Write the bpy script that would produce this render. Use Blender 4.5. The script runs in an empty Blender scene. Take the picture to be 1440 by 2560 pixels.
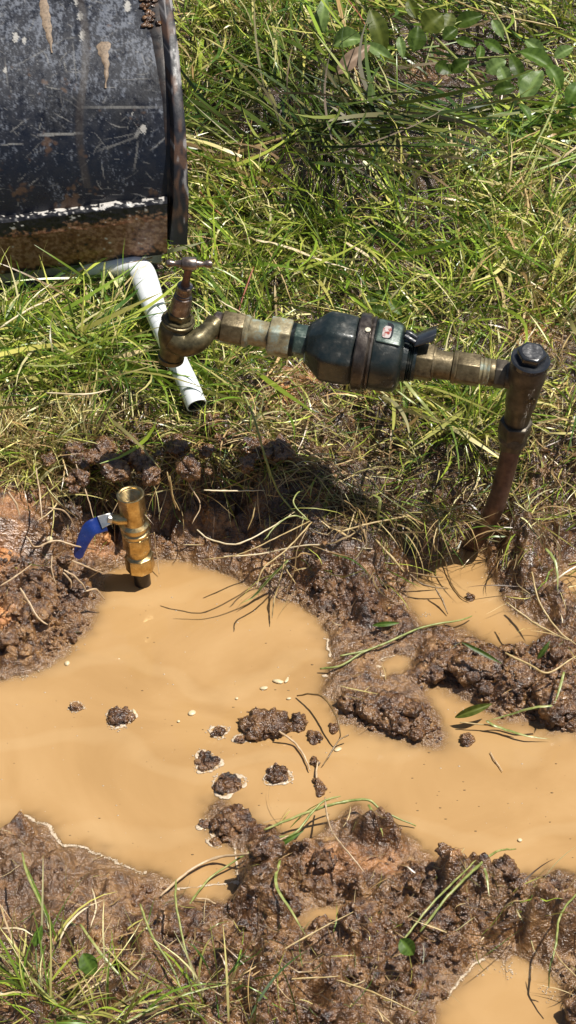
import bpy, bmesh, math, random
import numpy as np
from mathutils import Vector, Matrix

random.seed(7)
rng = np.random.default_rng(11)
scene = bpy.context.scene
COL = scene.collection
R = math.radians

# ------------------------------------------------------------ camera
PITCH, DIST = R(38.0), 2.5
F = 1440 * DIST / 0.65                       # focal length in photo pixels
CAM = np.array([0.0, -DIST * math.cos(PITCH), DIST * math.sin(PITCH)])
FWD = np.array([0.0, math.cos(PITCH), -math.sin(PITCH)])
UP = np.array([0.0, math.sin(PITCH), math.cos(PITCH)])
RIGHT = np.array([1.0, 0.0, 0.0])
cd = bpy.data.cameras.new('camera')
cam = bpy.data.objects.new('camera', cd)
COL.objects.link(cam)
cam.location = CAM
cam.rotation_euler = (math.pi / 2 - PITCH, 0, 0)
cd.sensor_fit = 'VERTICAL'
cd.angle = 2 * math.atan(1280 / F)
cd.clip_start = 0.05
cd.clip_end = 100
scene.camera = cam

# ------------------------------------------------------------ light
SUN_EL, SUN_AZ = R(68.5), math.atan2(0.98, -0.12)        # azimuth measured from +Y towards +X
sd = np.array([math.cos(SUN_EL) * math.sin(SUN_AZ), math.cos(SUN_EL) * math.cos(SUN_AZ), math.sin(SUN_EL)])
world = bpy.data.worlds.new('World')
scene.world = world
world.use_nodes = True
wn = world.node_tree
wn.nodes.clear()
sky = wn.nodes.new('ShaderNodeTexSky')
sky.sky_type = 'NISHITA'
sky.sun_disc = False
sky.sun_elevation = SUN_EL
sky.sun_rotation = SUN_AZ
bg = wn.nodes.new('ShaderNodeBackground')
bg.inputs['Strength'].default_value = 0.055
wo = wn.nodes.new('ShaderNodeOutputWorld')
wn.links.new(sky.outputs[0], bg.inputs['Color'])
wn.links.new(bg.outputs[0], wo.inputs['Surface'])
sl = bpy.data.lights.new('sun', 'SUN')
sl.energy = 5.0
sl.angle = R(0.53)
sl.color = (1.0, 0.955, 0.88)
sun = bpy.data.objects.new('sun', sl)
COL.objects.link(sun)
sun.location = (1, 0.3, 3)
sun.rotation_euler = Vector(sd).to_track_quat('Z', 'Y').to_euler()
scene.view_settings.view_transform = 'Standard'
scene.view_settings.look = 'None'
scene.view_settings.gamma = 1
scene.view_settings.exposure = 0.25
scene.view_settings.use_curve_mapping = False
scene.render.engine = 'CYCLES'

# ------------------------------------------------------------ helpers: places
def ray(px, py):
    px = np.asarray(px, float); py = np.asarray(py, float)
    return (FWD + np.multiply.outer((px - 720) / F, RIGHT) + np.multiply.outer((1280 - py) / F, UP))

def P(px, py, z=0.0):
    """the point at height z that stands at that spot of the place"""
    d = ray(px, py)
    t = (z - CAM[2]) / d[..., 2]
    return CAM + d * t[..., None] if np.ndim(t) else CAM + d * t

def PD(px, py, depth):
    d = ray(px, py)
    return CAM + d * (depth[..., None] if np.ndim(depth) else depth)

def depth_of(p):
    return float(np.dot(np.asarray(p) - CAM, FWD))

def proj(p):
    q = p - CAM
    dp = q @ FWD
    return 720 + F * (q @ RIGHT) / dp, 1280 - F * (q @ UP) / dp

def pxs(p):
    """metres per photo pixel at p"""
    return depth_of(p) / F

# ------------------------------------------------------------ helpers: noise
def _hash(ix, iy, iz, k):
    h = (ix.astype(np.int64) * 374761393 + iy.astype(np.int64) * 668265263 + iz.astype(np.int64) * 2147483647 + k * 974711) & 0xffffffff
    h = ((h ^ (h >> 13)) * 1274126177) & 0xffffffff
    h = ((h ^ (h >> 16)) * 2246822519) & 0xffffffff
    return ((h ^ (h >> 15)) & 0xffff) / 65535.0 * 2 - 1

def noise(p, scale, seed=0):
    """gradient noise, p (N,3) in metres, scale = cell size in metres, about -1..1"""
    q = p / scale + 100.37
    i = np.floor(q).astype(np.int64)
    f = q - i
    u = f * f * f * (f * (f * 6 - 15) + 10)
    out = 0
    for dx in (0, 1):
        for dy in (0, 1):
            for dz in (0, 1):
                a, b, c = i[:, 0] + dx, i[:, 1] + dy, i[:, 2] + dz
                g = (_hash(a, b, c, seed * 3 + 1) * (f[:, 0] - dx) + _hash(a, b, c, seed * 3 + 2) * (f[:, 1] - dy)
                     + _hash(a, b, c, seed * 3 + 3) * (f[:, 2] - dz))
                w = ((u[:, 0] if dx else 1 - u[:, 0]) * (u[:, 1] if dy else 1 - u[:, 1]) * (u[:, 2] if dz else 1 - u[:, 2]))
                out = out + w * g
    return out * 1.5

def xyz(x, y, z=None):
    x = np.asarray(x, float).ravel()
    return np.stack([x, np.asarray(y, float).ravel(), np.zeros_like(x) if z is None else np.asarray(z, float).ravel()], 1)

def sstep(a, b, x):
    t = np.clip((x - a) / (b - a), 0, 1)
    return t * t * (3 - 2 * t)

# ------------------------------------------------------------ helpers: meshes and objects
def link(o, parent=None):
    COL.objects.link(o)
    if parent is not None:
        o.parent = parent
        o.matrix_parent_inverse = Matrix.Translation(-Vector(parent.location))
    return o

def mesh_np(name, v, quads=None, tris=None, mat=None, smooth=True, attrs=None, colors=None):
    me = bpy.data.meshes.new(name)
    v = np.asarray(v, np.float32)
    nq = 0 if quads is None else len(quads)
    nt = 0 if tris is None else len(tris)
    me.vertices.add(len(v))
    me.vertices.foreach_set('co', v.ravel())
    idx = []
    if nq: idx.append(np.asarray(quads, np.int32).ravel())
    if nt: idx.append(np.asarray(tris, np.int32).ravel())
    idx = np.concatenate(idx)
    me.loops.add(len(idx))
    me.loops.foreach_set('vertex_index', idx)
    starts = np.concatenate([np.arange(nq) * 4, nq * 4 + np.arange(nt) * 3]).astype(np.int32)
    me.polygons.add(nq + nt)
    me.polygons.foreach_set('loop_start', starts)
    me.polygons.foreach_set('use_smooth', np.full(nq + nt, smooth))
    me.update(calc_edges=True)
    for k, a in (attrs or {}).items():
        at = me.attributes.new(k, 'FLOAT', 'POINT')
        at.data.foreach_set('value', np.asarray(a, np.float32))
    for k, c in (colors or {}).items():
        at = me.attributes.new(k, 'FLOAT_COLOR', 'POINT')
        c = np.asarray(c, np.float32)
        if c.shape[1] == 3: c = np.hstack([c, np.ones((len(c), 1), np.float32)])
        at.data.foreach_set('color', c.ravel())
    me.validate()
    if mat: me.materials.append(mat)
    return me

def obj(name, me, parent=None, kind=None):
    o = bpy.data.objects.new(name, me)
    link(o, parent)
    if kind: o['kind'] = kind
    return o

def centre(o):
    """put a one-mesh thing's origin at its own base"""
    me = o.data
    n = len(me.vertices)
    c = np.empty(n * 3, np.float32); me.vertices.foreach_get('co', c); c = c.reshape(-1, 3)
    m = (c.min(0) + c.max(0)) / 2; m[2] = c[:, 2].min()
    me.vertices.foreach_set('co', (c - m).ravel()); me.update()
    o.location = m
    return o

def tag(o, label, cat, group=None):
    o['label'] = label; o['category'] = cat
    if group: o['group'] = group
    return o

def thing(name, loc, label, cat, group=None):
    o = bpy.data.objects.new(name, None)
    o.empty_display_size = 0.02
    COL.objects.link(o)
    o.location = Vector([float(c) for c in loc])
    return tag(o, label, cat, group)

class MB:
    """gathers verts and faces of one mesh"""
    def __init__(s): s.v = []; s.q = []; s.t = []; s.n = 0; s.c = []
    def add(s, v, q=None, t=None, col=None):
        v = np.asarray(v, float)
        if q is not None and len(q): s.q.append(np.asarray(q) + s.n)
        if t is not None and len(t): s.t.append(np.asarray(t) + s.n)
        s.v.append(v); s.n += len(v)
        if col is not None:
            s.c.append(np.broadcast_to(np.asarray(col, float), (len(v), 3)))
    def mesh(s, name, mat, smooth=True, sharp=None):
        me = mesh_np(name, np.vstack(s.v), np.vstack(s.q) if s.q else None, np.vstack(s.t) if s.t else None, mat, smooth,
                     colors={'col': np.vstack(s.c)} if s.c else None)
        if sharp and smooth: me.set_sharp_from_angle(angle=R(sharp))
        return me

def frames(pts, up=None):
    pts = np.asarray(pts, float)
    d = np.gradient(pts, axis=0)
    # repeated points: borrow the overall direction
    L = np.linalg.norm(d, axis=1)
    for i in range(len(d)):
        if L[i] < 1e-9:
            d[i] = pts[-1] - pts[0]
    d /= np.linalg.norm(d, axis=1)[:, None]
    n0 = np.array(up if up is not None else (0, 0, 1.0))
    if abs(np.dot(n0, d[0])) > 0.95: n0 = np.array([0, -1.0, 0])
    N = []
    n = n0
    for k in range(len(pts)):
        n = n - d[k] * np.dot(n, d[k]); n = n / np.linalg.norm(n)
        N.append(n)
    N = np.array(N)
    return d, N, np.cross(d, N)

def sweep(pts, rad, n=16, up=None, sx=1.0, sy=1.0, cap=True, rot=0.0):
    """verts and quads of a tube; rad per point, sx/sy may be per point"""
    pts = np.asarray(pts, float); m = len(pts)
    rad = np.broadcast_to(np.asarray(rad, float), (m,))
    sx = np.broadcast_to(np.asarray(sx, float), (m,)); sy = np.broadcast_to(np.asarray(sy, float), (m,))
    _, N, B = frames(pts, up)
    a = np.arange(n) / n * 2 * math.pi + rot
    ca, sa = np.cos(a), np.sin(a)
    v = pts[:, None] + rad[:, None, None] * (ca[None, :, None] * sx[:, None, None] * N[:, None] + sa[None, :, None] * sy[:, None, None] * B[:, None])
    v = v.reshape(-1, 3)
    i = np.arange(m - 1)[:, None] * n; j = np.arange(n)[None]
    j2 = (j + 1) % n
    q = np.stack([i + j, i + j2, i + n + j2, i + n + j], -1).reshape(-1, 4)
    t = []
    if cap:
        v = np.vstack([v, pts[:1], pts[-1:]])
        c0, c1 = m * n, m * n + 1
        for k in range(n):
            t.append((c0, (k + 1) % n, k))
            t.append((c1, (m - 1) * n + k, (m - 1) * n + (k + 1) % n))
    return v, q, t

def straight(A, B, prof):
    """prof: (t along A-B, radius)"""
    A = np.asarray(A, float); B = np.asarray(B, float)
    pts = [A + (B - A) * t for t, r in prof]
    return pts, [r for t, r in prof]

def tube_mesh(name, pts, rad, mat, n=20, sharp=35, **kw):
    m = MB(); v, q, t = sweep(pts, rad, n, **kw); m.add(v, q, t)
    return m.mesh(name, mat, True, sharp)

def bevel_mesh(me, off, seg=2, ang=25):
    bm = bmesh.new(); bm.from_mesh(me)
    bmesh.ops.recalc_face_normals(bm, faces=bm.faces)
    es = [e for e in bm.edges if len(e.link_faces) == 2 and e.calc_face_angle(0) > R(ang)]
    bmesh.ops.bevel(bm, geom=es, offset=off, segments=seg, affect='EDGES', profile=0.5, clamp_overlap=True)
    for f in bm.faces: f.smooth = True
    bm.to_mesh(me); bm.free()
    me.set_sharp_from_angle(angle=R(50))
    return me

def prism_mesh(name, A, B, r, mat, n=6, rot=0.0, off=0.0009, up=None):
    """a hexagonal nut with eased corners; solid n-gon caps"""
    A = np.asarray(A, float); B = np.asarray(B, float)
    v, q, _ = sweep([A, B], [r, r], n, up=up, cap=False, rot=rot)
    bm = bmesh.new()
    bv = [bm.verts.new(p) for p in v]
    for f in q: bm.faces.new([bv[i] for i in f])
    bm.faces.new(bv[:n][::-1]); bm.faces.new(bv[n:2 * n])
    me = bpy.data.meshes.new(name)
    bm.to_mesh(me); bm.free()
    me.materials.append(mat)
    return bevel_mesh(me, off)

def catmull(pts, k=6):
    pts = [np.asarray(p, float) for p in pts]
    if len(pts) < 3: k = max(k, 4)
    pp = [2 * pts[0] - pts[1]] + pts + [2 * pts[-1] - pts[-2]]
    out = []
    for i in range(1, len(pp) - 2):
        p0, p1, p2, p3 = pp[i - 1:i + 3]
        for s in range(k):
            t = s / k
            out.append(0.5 * (2 * p1 + (p2 - p0) * t + (2 * p0 - 5 * p1 + 4 * p2 - p3) * t * t + (3 * p1 - p0 - 3 * p2 + p3) * t ** 3))
    out.append(pts[-1])
    return np.array(out)

ICO = {}
def ico(sub):
    if sub not in ICO:
        bm = bmesh.new(); bmesh.ops.create_icosphere(bm, subdivisions=sub, radius=1.0)
        bm.verts.ensure_lookup_table()
        ICO[sub] = (np.array([v.co[:] for v in bm.verts]), np.array([[v.index for v in f.verts] for f in bm.faces]))
        bm.free()
    return ICO[sub]

# ------------------------------------------------------------ helpers: materials
def new_mat(name):
    m = bpy.data.materials.new(name); m.use_nodes = True
    nt = m.node_tree; b = nt.nodes['Principled BSDF']
    return m, nt, b

def N(nt, typ, **kw):
    n = nt.nodes.new(typ)
    for k, v in kw.items(): setattr(n, k, v)
    return n

def nz(nt, scale, detail=6, rough=0.6, vec=None, dist=0.0):
    n = N(nt, 'ShaderNodeTexNoise')
    n.inputs['Scale'].default_value = scale; n.inputs['Detail'].default_value = detail
    n.inputs['Roughness'].default_value = rough; n.inputs['Distortion'].default_value = dist
    if vec is not None: nt.links.new(vec, n.inputs['Vector'])
    return n.outputs['Fac']

def ramp(nt, fac, stops):
    r = N(nt, 'ShaderNodeValToRGB')
    e = r.color_ramp.elements
    while len(e) < len(stops): e.new(0.5)
    for k, (p, c) in enumerate(stops):
        e[k].position = p
        e[k].color = (c, c, c, 1) if np.isscalar(c) else (*c, 1)
    nt.links.new(fac, r.inputs[0])
    return r.outputs[0]

def mix(nt, fac, a, b, mode='MIX'):
    m = N(nt, 'ShaderNodeMix', data_type='RGBA', blend_type=mode)
    for s, v in ((m.inputs[0], fac), (m.inputs[6], a), (m.inputs[7], b)):
        if isinstance(v, (int, float)): s.default_value = v
        elif isinstance(v, tuple): s.default_value = (*v, 1)
        else: nt.links.new(v, s)
    return m.outputs[2]

def bump(nt, b, h, strength=0.5, dist=0.001):
    n = N(nt, 'ShaderNodeBump')
    n.inputs['Strength'].default_value = strength; n.inputs['Distance'].default_value = dist
    nt.links.new(h, n.inputs['Height']); nt.links.new(n.outputs[0], b.inputs['Normal'])
    return n

def objco(nt):
    return N(nt, 'ShaderNodeTexCoord').outputs['Object']

def attr(nt, name):
    n = N(nt, 'ShaderNodeAttribute'); n.attribute_name = name
    return n

def simple(name, stops, scale=150, rough=(0.3, 0.6), metal=0.0, bs=0.3, bd=0.0006, coat=0.0, stretch=None):
    """mottled material: colour ramp over noise, roughness over noise, fine bump"""
    m, nt, b = new_mat(name)
    co = objco(nt)
    if stretch:
        mp = N(nt, 'ShaderNodeMapping'); mp.inputs['Scale'].default_value = stretch
        nt.links.new(co, mp.inputs[0]); co = mp.outputs[0]
    f = nz(nt, scale, 8, 0.65, co)
    nt.links.new(ramp(nt, f, stops), b.inputs['Base Color'])
    g = nz(nt, scale * 2.3, 6, 0.6, co)
    nt.links.new(ramp(nt, g, [(0.3, rough[0]), (0.7, rough[1])]), b.inputs['Roughness'])
    b.inputs['Metallic'].default_value = metal
    b.inputs['Coat Weight'].default_value = coat
    bump(nt, b, nz(nt, scale * 4, 5, 0.6, co), bs, bd)
    return m

MUD, nt, b = new_mat('wet_mud')
co = objco(nt)
big = nz(nt, 14, 5, 0.6, co); mid = nz(nt, 70, 8, 0.7, co); fine = nz(nt, 420, 8, 0.75, co)
c1 = ramp(nt, mid, [(0.34, (0.022, 0.009, 0.003)), (0.46, (0.13, 0.056, 0.017)), (0.57, (0.31, 0.155, 0.050)), (0.70, (0.54, 0.31, 0.125))])
c2 = mix(nt, ramp(nt, big, [(0.35, 0.0), (0.65, 1.0)]), c1, (0.45, 0.35, 0.27), 'MULTIPLY')
c3 = mix(nt, attr(nt, 'clay').outputs['Fac'], c2, ramp(nt, mid, [(0.3, (0.22, 0.09, 0.03)), (0.6, (0.52, 0.24, 0.085)), (0.8, (0.7, 0.38, 0.15))]))
c3 = mix(nt, attr(nt, 'silt').outputs['Fac'], c3, ramp(nt, mid, [(0.3, (0.20, 0.105, 0.045)), (0.7, (0.38, 0.225, 0.10))]))
c3 = mix(nt, attr(nt, 'humus_shade').outputs['Fac'], c3, ramp(nt, mid, [(0.3, (0.018, 0.010, 0.006)), (0.5, (0.055, 0.030, 0.017)), (0.7, (0.12, 0.072, 0.042))]))  # topsoil colour, dark enough to carry painted shade between the blades
c4 = mix(nt, ramp(nt, fine, [(0.3, 0.6), (0.5, 0.0)]), c3, (0.05, 0.025, 0.015))
nt.links.new(c4, b.inputs['Base Color'])
nt.links.new(ramp(nt, nz(nt, 60, 4, 0.6, co), [(0.35, 0.25), (0.65, 0.5)]), b.inputs['Roughness'])
b.inputs['Specular IOR Level'].default_value = 0.6
b.inputs['Coat Weight'].default_value = 0.7; b.inputs['Coat Roughness'].default_value = 0.2; b.inputs['Coat IOR'].default_value = 1.7
bp = bump(nt, b, nz(nt, 150, 4, 0.62, co), 1.0, 0.0065)
nt.links.new(bp.outputs[0], b.inputs['Coat Normal'])

WATER, nt, b = new_mat('muddy_water')
co = objco(nt)
f = nz(nt, 5, 5, 0.55, co, 1.6); g = nz(nt, 160, 5, 0.7, co)
sw = N(nt, 'ShaderNodeTexWave', wave_type='RINGS'); sw.inputs['Scale'].default_value = 3; sw.inputs['Distortion'].default_value = 9
sw.inputs['Detail'].default_value = 3; sw.inputs['Detail Scale'].default_value = 1.2
nt.links.new(co, sw.inputs['Vector'])
c = ramp(nt, f, [(0.3, (0.38, 0.223, 0.088)), (0.5, (0.435, 0.261, 0.108)), (0.72, (0.485, 0.300, 0.132))])
c = mix(nt, ramp(nt, sw.outputs['Fac'], [(0.82, 0.0), (0.97, 0.14)]), c, (0.6, 0.42, 0.22))
c = mix(nt, ramp(nt, g, [(0.18, 0.55), (0.3, 0.0)]), c, (0.3, 0.17, 0.07))
nt.links.new(c, b.inputs['Base Color'])
b.inputs['Roughness'].default_value = 0.06
b.inputs['IOR'].default_value = 1.4
b.inputs['Subsurface Weight'].default_value = 0.0
nt.links.new(attr(nt, 'turbid').outputs['Fac'], b.inputs['Alpha'])
bump(nt, b, nz(nt, 22, 3, 0.5, co, 0.6), 0.12, 0.004)

GRASS, nt, b = new_mat('grass_blade')
at = attr(nt, 'col')
tr = N(nt, 'ShaderNodeBsdfTranslucent'); ms = N(nt, 'ShaderNodeMixShader'); ms.inputs[0].default_value = 0.14
nt.links.new(at.outputs['Color'], b.inputs['Base Color']); nt.links.new(at.outputs['Color'], tr.inputs['Color'])
b.inputs['Roughness'].default_value = 0.34; b.inputs['Specular IOR Level'].default_value = 0.6
nt.links.new(b.outputs[0], ms.inputs[1]); nt.links.new(tr.outputs[0], ms.inputs[2])
nt.links.new(ms.outputs[0], nt.nodes['Material Output'].inputs['Surface'])

def leaf_mat(name, lo, hi, rough=0.45):
    m, nt, b = new_mat(name)
    co = objco(nt)
    c = ramp(nt, nz(nt, 120, 5, 0.6, co), [(0.3, lo), (0.7, hi)])
    vein = attr(nt, 'vein').outputs['Fac']
    c = mix(nt, vein, c, tuple(min(1, x * 1.4 + 0.01) for x in hi))
    nt.links.new(c, b.inputs['Base Color']); b.inputs['Roughness'].default_value = rough; b.inputs['Specular IOR Level'].default_value = 0.28
    tr = N(nt, 'ShaderNodeBsdfTranslucent'); ms = N(nt, 'ShaderNodeMixShader'); ms.inputs[0].default_value = 0.3
    nt.links.new(c, tr.inputs['Color'])
    nt.links.new(b.outputs[0], ms.inputs[1]); nt.links.new(tr.outputs[0], ms.inputs[2])
    nt.links.new(ms.outputs[0], nt.nodes['Material Output'].inputs['Surface'])
    bump(nt, b, nz(nt, 400, 4, 0.5, co), 0.3, 0.0006)
    return m
LEAF_DARK = leaf_mat('dark_leaf', (0.022, 0.045, 0.006), (0.065, 0.105, 0.012), 0.4)
LEAF_OLIVE = leaf_mat('olive_leaf', (0.04, 0.06, 0.008), (0.11, 0.13, 0.018))
LEAF_MID = leaf_mat('green_leaf', (0.035, 0.075, 0.010), (0.10, 0.17, 0.022))
LEAF_PALE = leaf_mat('pale_leaf', (0.07, 0.125, 0.03), (0.19, 0.27, 0.08), 0.4)
LEAF_BROWN = leaf_mat('dead_leaf', (0.17, 0.11, 0.075), (0.36, 0.25, 0.17), 0.45)

STRAW = simple('dry_straw', [(0.3, (0.30, 0.20, 0.075)), (0.55, (0.52, 0.38, 0.17)), (0.75, (0.68, 0.54, 0.29))], 90, (0.3, 0.55))
PALE_STRAW = simple('bleached_straw', [(0.3, (0.50, 0.38, 0.20)), (0.6, (0.74, 0.62, 0.40))], 90, (0.3, 0.5))
GREENST = simple('green_stalk', [(0.32, (0.13, 0.16, 0.035)), (0.5, (0.26, 0.29, 0.08)), (0.68, (0.46, 0.43, 0.17))], 110, (0.25, 0.45))
REDST = simple('red_stalk', [(0.3, (0.22, 0.05, 0.03)), (0.7, (0.42, 0.16, 0.09))], 80)
ROOT = simple('pale_root', [(0.3, (0.34, 0.22, 0.12)), (0.6, (0.62, 0.46, 0.28)), (0.8, (0.78, 0.64, 0.45))], 120, (0.3, 0.5))
MUDST = simple('muddy_stalk', [(0.3, (0.09, 0.05, 0.02)), (0.6, (0.24, 0.15, 0.06))], 100, (0.2, 0.5))
FOAM = simple('mud_foam', [(0.3, (0.42, 0.31, 0.19)), (0.6, (0.66, 0.54, 0.40))], 500, (0.1, 0.35), bs=0.6)

BRASS = simple('new_brass', [(0.28, (0.34, 0.235, 0.10)), (0.5, (0.56, 0.41, 0.19)), (0.72, (0.78, 0.64, 0.35))], 110, (0.24, 0.42), 1.0, 0.25, 0.0004)
OLDBRASS = simple('weathered_brass', [(0.28, (0.05, 0.035, 0.018)), (0.5, (0.155, 0.12, 0.062)), (0.68, (0.24, 0.19, 0.11)), (0.82, (0.34, 0.30, 0.20))], 110, (0.28, 0.55), 0.5, 0.4, 0.0007)
OLDBRASS_W = simple('limed_brass', [(0.3, (0.09, 0.08, 0.05)), (0.5, (0.30, 0.25, 0.14)), (0.6, (0.30, 0.34, 0.27)), (0.75, (0.66, 0.64, 0.52))], 75, (0.3, 0.6), 0.25, 0.4, 0.0007)
TAPBRASS = simple('tap_brass', [(0.30, (0.03, 0.024, 0.013)), (0.48, (0.095, 0.078, 0.038)), (0.7, (0.21, 0.17, 0.085))], 100, (0.26, 0.45), 0.55, 0.3, 0.0005)
TAPSTEEL = simple('worn_chrome', [(0.3, (0.07, 0.05, 0.04)), (0.5, (0.22, 0.17, 0.14)), (0.75, (0.48, 0.43, 0.38))], 80, (0.22, 0.45), 0.8, 0.3, 0.0005)
RUSTY = simple('rusty_spindle', [(0.3, (0.07, 0.03, 0.018)), (0.7, (0.22, 0.11, 0.07))], 120, (0.35, 0.6), 0.3)
METER = simple('dark_meter_paint', [(0.3, (0.006, 0.011, 0.011)), (0.5, (0.014, 0.022, 0.021)), (0.62, (0.035, 0.038, 0.033)), (0.72, (0.16, 0.16, 0.14))], 55, (0.22, 0.5), 0.1, 0.5, 0.0009, 0.3)
METER_G = simple('green_meter_paint', [(0.3, (0.02, 0.035, 0.029)), (0.52, (0.055, 0.085, 0.068)), (0.72, (0.24, 0.28, 0.23))], 110, (0.22, 0.45), 0.1, 0.3, 0.0006, 0.3)
RING = simple('clamp_ring_metal', [(0.3, (0.02, 0.016, 0.013)), (0.5, (0.055, 0.042, 0.033)), (0.75, (0.19, 0.16, 0.13))], 80, (0.2, 0.45), 0.4, 0.4, 0.0006, 0.3, (1, 1, 0.3))
PLASTIC = simple('black_plastic', [(0.3, (0.010, 0.011, 0.013)), (0.7, (0.03, 0.032, 0.036))], 60, (0.12, 0.32), 0.0, 0.25, 0.0005, 0.4)
PLASTIC_D = simple('dusty_black_plastic', [(0.4, (0.03, 0.03, 0.033)), (0.55, (0.10, 0.10, 0.10)), (0.7, (0.42, 0.40, 0.38))], 220, (0.2, 0.5), 0.0, 0.4, 0.0005)
TEE = simple('bronze_tee', [(0.28, (0.03, 0.025, 0.018)), (0.5, (0.085, 0.07, 0.05)), (0.75, (0.165, 0.14, 0.10))], 70, (0.28, 0.5), 0.45, 0.4, 0.0007)
COPPER = simple('muddy_copper_pipe', [(0.3, (0.045, 0.022, 0.015)), (0.5, (0.125, 0.065, 0.045)), (0.72, (0.22, 0.125, 0.085)), (0.85, (0.34, 0.22, 0.14))], 60, (0.3, 0.55), 0.25, 0.6, 0.001)
PVC = simple('white_pvc', [(0.25, (0.66, 0.69, 0.70)), (0.45, (0.84, 0.86, 0.87)), (0.8, (0.86, 0.88, 0.89))], 22, (0.25, 0.42), 0, 0.08, 0.0004)
PVC_IN = simple('pipe_inside', [(0.3, (0.02, 0.018, 0.015)), (0.7, (0.09, 0.08, 0.07))], 60, (0.4, 0.6))
BLUE = simple('blue_vinyl', [(0.3, (0.006, 0.018, 0.11)), (0.6, (0.012, 0.035, 0.20)), (0.78, (0.09, 0.10, 0.17))], 110, (0.14, 0.3), 0, 0.15, 0.0004, 0.5)
STEEL = simple('bright_steel', [(0.3, (0.42, 0.40, 0.36)), (0.7, (0.70, 0.68, 0.63))], 80, (0.25, 0.4), 0.9)
POLY = simple('black_poly_pipe', [(0.3, (0.012, 0.010, 0.009)), (0.7, (0.045, 0.03, 0.022))], 60, (0.25, 0.5))
DIAL = simple('meter_dial', [(0.46, (0.28, 0.05, 0.035)), (0.54, (0.50, 0.44, 0.41))], 160, (0.15, 0.3), 0, 0.0, 0.0001, 0.5)

BUCKET, nt, b = new_mat('scratched_bucket_paint')
at = attr(nt, 'col'); co = objco(nt)
nt.links.new(mix(nt, ramp(nt, nz(nt, 700, 4, 0.7, co), [(0.35, 0.35), (0.6, 0.0)]), at.outputs['Color'], (0.012, 0.012, 0.016)), b.inputs['Base Color'])
nt.links.new(ramp(nt, nz(nt, 90, 6, 0.7, co), [(0.35, 0.26), (0.65, 0.6)]), b.inputs['Roughness'])
b.inputs['Specular IOR Level'].default_value = 0.45
bump(nt, b, nz(nt, 260, 6, 0.7, co), 0.35, 0.0008)

# ------------------------------------------------------------ the lie of the land
POOLS = [
 [(-900, 1700), (-50, 1700), (60, 1690), (130, 1655), (195, 1605), (232, 1540), (250, 1490), (238, 1455), (262, 1425), (300, 1408), (380, 1398), (470, 1402), (560, 1430),
  (640, 1468), (715, 1500), (790, 1545), (825, 1600), (832, 1660), (812, 1720), (835, 1765), (850, 1800), (900, 1825), (1000, 1845), (1080, 1868), (1110, 1858), (1090, 1800), (1060, 1745), (1085, 1712), (1140, 1735),
  (1180, 1765), (1240, 1795), (1330, 1808), (1385, 1830), (2300, 1840), (2300, 2190), (1440, 2192), (1380, 2180), (1300, 2192), (1225, 2195), (1160, 2168), (1080, 2150), (1010, 2090),
  (950, 2035), (895, 2018), (850, 2040), (800, 2085), (740, 2105), (690, 2080), (650, 2068), (625, 2040), (560, 2003), (520, 2012), (530, 2060), (560, 2110), (600, 2140),
  (603, 2200), (570, 2258), (500, 2262), (450, 2232), (400, 2192), (350, 2178), (270, 2150), (220, 2128), (150, 2108), (125, 2070), (60, 2040), (0, 2080), (-60, 2120), (-900, 2130)],
 [(1100, 1385), (1050, 1422), (1015, 1478), (1022, 1530), (1050, 1568), (1120, 1562), (1180, 1588), (1230, 1622), (1290, 1618), (1350, 1604), (1360, 1560), (1290, 1530), (1262, 1490),
  (1235, 1440), (1212, 1372), (1160, 1362)],
 [(1405, 1415), (1398, 1470), (1440, 1492), (1560, 1480), (1560, 1410)],
 [(935, 1668), (990, 1630), (1035, 1642), (1010, 1680), (960, 1702)],
 [(1060, 2700), (1085, 2540), (1112, 2495), (1152, 2440), (1212, 2402), (1290, 2388), (1345, 2408), (1402, 2460), (1408, 2540), (1392, 2700)],
 [(752, 2290), (790, 2262), (860, 2268), (880, 2285), (820, 2308), (770, 2318)],
]
POOLW = [P(np.array([p[0] for p in po]), np.array([p[1] for p in po]), 0.0)[:, :2] for po in POOLS]

def pool_dist(x, y):
    """signed distance to the water's edge, positive on land"""
    best = np.full(x.shape, 1e9)
    inside = np.zeros(x.shape, bool)
    for po in POOLW:
        ins = np.zeros(x.shape, bool)
        n = len(po)
        for i in range(n):
            ax, ay = po[i]; bx, by = po[(i + 1) % n]
            dx, dy = bx - ax, by - ay
            t = np.clip(((x - ax) * dx + (y - ay) * dy) / (dx * dx + dy * dy), 0, 1)
            d = np.hypot(x - ax - t * dx, y - ay - t * dy)
            best = np.minimum(best, d)
            c = ((ay > y) != (by > y)) & (x < (bx - ax) * (y - ay) / ((by - ay) if by != ay else 1e-12) + ax)
            ins ^= c
        inside |= ins
    return np.where(inside, -best, best)

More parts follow.
